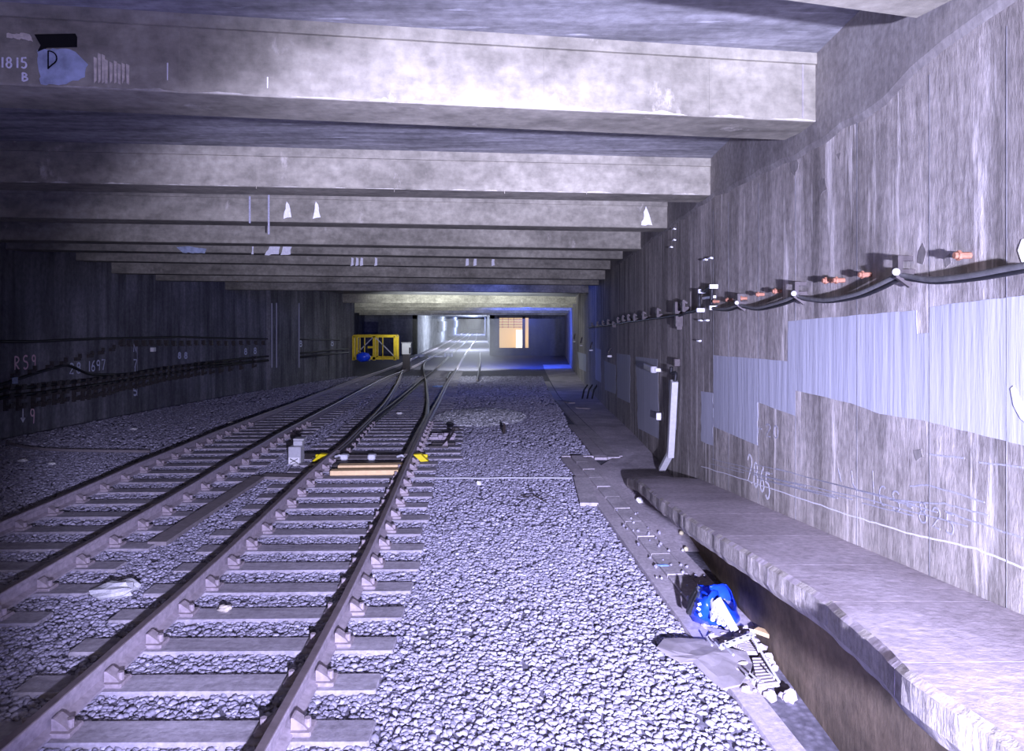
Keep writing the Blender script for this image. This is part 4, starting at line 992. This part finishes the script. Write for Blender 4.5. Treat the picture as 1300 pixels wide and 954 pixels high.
ybar(xm - .4, P(0, 441, Y).z, xm, P(0, 441, Y).z, Y, .12, 'latch')
p = P(461, 453.5, 44.6); lab(M().sphere(p, .42, 12, 8, .12, (1.1, .7, .75)).build('plastic_sack', 'bag', loc=p, smooth=True), 'blue plastic sack heaped at foot of the yellow cage', 'sack')
lump(468, 456, .2, 'tube', 'pale crumpled bundle beside the blue sack at the cage', 'litter', 'paper_bundle', (1, .8, .9))
# white cabinet
Y = 52; p = P(516, 443, Y); t = thing('equipment_cabinet', (p.x, Y, zg(Y)), 'pale relay cabinet right of the yellow cage far down the tunnel', 'cabinet')
M().box((p.x, Y, p.z), (.62, .5, .80), None, .03).build('body', 'white', t); M().box((p.x, Y, p.z + .44), (.70, .58, .08), None, .02).build('lid', 'grey', t)
M().box((p.x, Y, (p.z - .4 + zg(Y)) / 2), (.5, .4, max(.1, p.z - .4 - zg(Y)))).build('plinth', 'iron', t); M().bar((p.x + .3, Y - .3, p.z - .35), (p.x + .3, Y - .3, p.z + .1), .1, .1).build('post', 'black', t)
# far point ironwork
p = G(568, 452, .12); t = thing('far_point_motor', p, 'white flecked point machinery at far crossing of the left track', 'machine')
m = M(); m.box(p, (.9, .7, .28), None, .05); m.build('case', 'grey', t); m = M(); m.bar(p + Vector((-1.9, -.3, -.05)), p + Vector((.2, -.1, -.05)), .15, .12); m.build('rod', 'white', t)
for i, dx in enumerate((-.2, .15, .5)): M().box(p + Vector((dx, -.4, .12)), (.16, .1, .4), None, .02).build('bracket', 'white', t)
lump(533, 452, .35, 'grey', 'pale rubble heap at the foot of the lit far wall', 'rubble', 'rubble_heap', (1.6, .8, .5))
p = G(750, 507); m = M(); t = thing('bent_pipe', p, 'dark bent pipes leaning at base of the far right wall', 'pipe')
for i in range(3): M().tube([p + Vector((-.35 + i * .2, 0, .0)), p + Vector((-.25 + i * .2, .2, .35)), p + Vector((-.1 + i * .2, .3, .55))], .035, 6).build('pipe', 'black', t)
p, q = G(732, 518, .03), G(749, 519, .03); lab(M().bar(p, q, .1, .03).build('pale_lath', 'oldboard', loc=p), 'pale lath lying on the far walkway', 'lath')
p, q = G(712, 509, .03), G(726, 512, .03); lab(M().bar(p, q, .25, .04).build('broken_cover', 'oldboard', loc=p), 'dark broken cover on the far walkway', 'cover')

# ================================================================ BALLAST (stuff)
t_ = (1 + 5 ** .5) / 2
ICO = np.array([(-1, t_, 0), (1, t_, 0), (-1, -t_, 0), (1, -t_, 0), (0, -1, t_), (0, 1, t_), (0, -1, -t_), (0, 1, -t_), (t_, 0, -1), (t_, 0, 1), (-t_, 0, -1), (-t_, 0, 1)]) / math.sqrt(1 + t_ * t_)
ICF = np.array([(0, 11, 5), (0, 5, 1), (0, 1, 7), (0, 7, 10), (0, 10, 11), (1, 5, 9), (5, 11, 4), (11, 10, 2), (10, 7, 6), (7, 1, 8), (3, 9, 4), (3, 4, 2), (3, 2, 6), (3, 6, 8), (3, 8, 9), (4, 9, 5), (2, 4, 11), (6, 2, 10), (8, 6, 7), (9, 8, 1)])
def stones(name, X, Y, Z, R, mat, label, cat):
    n = len(X); k = RNG.normal(0, .20, (n, 12, 1)); V = ICO[None] * (1 + k)
    V = V * RNG.uniform(.6, 1.25, (n, 1, 3))
    q = RNG.normal(0, 1, (n, 4)); q /= np.linalg.norm(q, axis=1, keepdims=True); a, b, c, d = q.T
    Rm = np.stack([1 - 2 * (c * c + d * d), 2 * (b * c - a * d), 2 * (b * d + a * c), 2 * (b * c + a * d), 1 - 2 * (b * b + d * d), 2 * (c * d - a * b), 2 * (b * d - a * c), 2 * (c * d + a * b), 1 - 2 * (b * b + c * c)], 1).reshape(n, 3, 3)
    V = np.einsum('nij,nkj->nki', Rm, V) * R[:, None, None] * np.array([1, 1, .62]) + np.stack([X, Y, Z], 1)[:, None, :]
    Fc = (ICF[None] + (np.arange(n) * 12)[:, None, None]).reshape(-1)
    me = bpy.data.meshes.new(name); nf = n * 20
    me.vertices.add(n * 12); me.vertices.foreach_set('co', V.reshape(-1).astype(np.float32))
    me.loops.add(nf * 3); me.loops.foreach_set('vertex_index', Fc.astype(np.int32))
    me.polygons.add(nf); me.polygons.foreach_set('loop_start', (np.arange(nf) * 3).astype(np.int32)); me.polygons.foreach_set('loop_total', np.full(nf, 3, np.int32))
    me.update(); me.validate(); me.materials.append(MAT[mat])
    o = bpy.data.objects.new(name, me); COL.objects.link(o); tag(o, label, cat, kind='stuff'); return o
def field(y0, y1, dens, r0, r1):
    wl = lambda Y: np.maximum(-.76 * Y - .4, np.interp(Y, [8, 16.3, 24.5, 31, 39, 46.5], [-11.1, -11.55, -12.1, -12.05, -11.3, -10.1])); n = int((y1 - y0) * (.76 * y1 + 2.3) * dens)
    Y = RNG.uniform(y0, y1, n); X = RNG.uniform(-.76 * y1 - .4, 2.0, n)
    lim = np.where(Y < 13.5, np.interp(Y, *map(list, zip(*sorted(LID_L)))) - .20, np.interp(Y, [13.5, 19, 24, 30, 60], [1.55, 1.5, 1.68, 1.68, 2.2]))
    ok = (X > wl(Y)) & (X < lim); X = X[ok]; Y = Y[ok]; R = RNG.uniform(r0, r1, len(X))
    Z = -np.interp(Y, YP, DP) - .012 + RNG.uniform(-.010, .010, len(X))
    return X, Y, Z, R
f1 = field(3.3, 9, 1150, .014, .031); f2 = field(9, 15, 560, .017, .036); f3 = field(15, 26, 170, .028, .05); f4 = field(26, 46, 60, .03, .06)
A = [np.concatenate(c) for c in zip(f1, f2, f3, f4)]
stones('ballast', *A, 'stone', 'crushed grey stone ballast covering the ground around the tracks', 'ballast')
n = 4200; th = RNG.uniform(0, 2 * math.pi, n); rr = np.sqrt(RNG.uniform(0, 1, n)); cy = 21.5
X = -.95 + rr * np.cos(th) * 1.35; Y = cy + rr * np.sin(th) * 2.8; R = RNG.uniform(.03, .06, n); Z = -np.interp(Y, YP, DP) + .10 * (1 - rr) + RNG.uniform(-.02, .02, n)
stones('ballast_heap', X, Y, Z, R, 'stone_pale', 'low pale heap of fresh stone ballast right of the far points', 'ballast')

# ================================================================ HAZE
m = M(); m.box((-1.4, 55, .7), (9.6, 36, 3.8)); mt = bpy.data.materials.new('thin_blue_haze'); mt.use_nodes = True; MAT['haze'] = mt
tt = mt.node_tree; tt.nodes.remove(tt.nodes['Principled BSDF']); vs_ = tt.nodes.new('ShaderNodeVolumeScatter'); vs_.inputs['Density'].default_value = .013; vs_.inputs['Anisotropy'].default_value = .2
tt.links.new(vs_.outputs[0], tt.nodes['Material Output'].inputs['Volume'])
tag(m.build('haze', 'haze'), 'thin bluish haze hanging in the far right part of the tunnel', 'haze', kind='stuff')
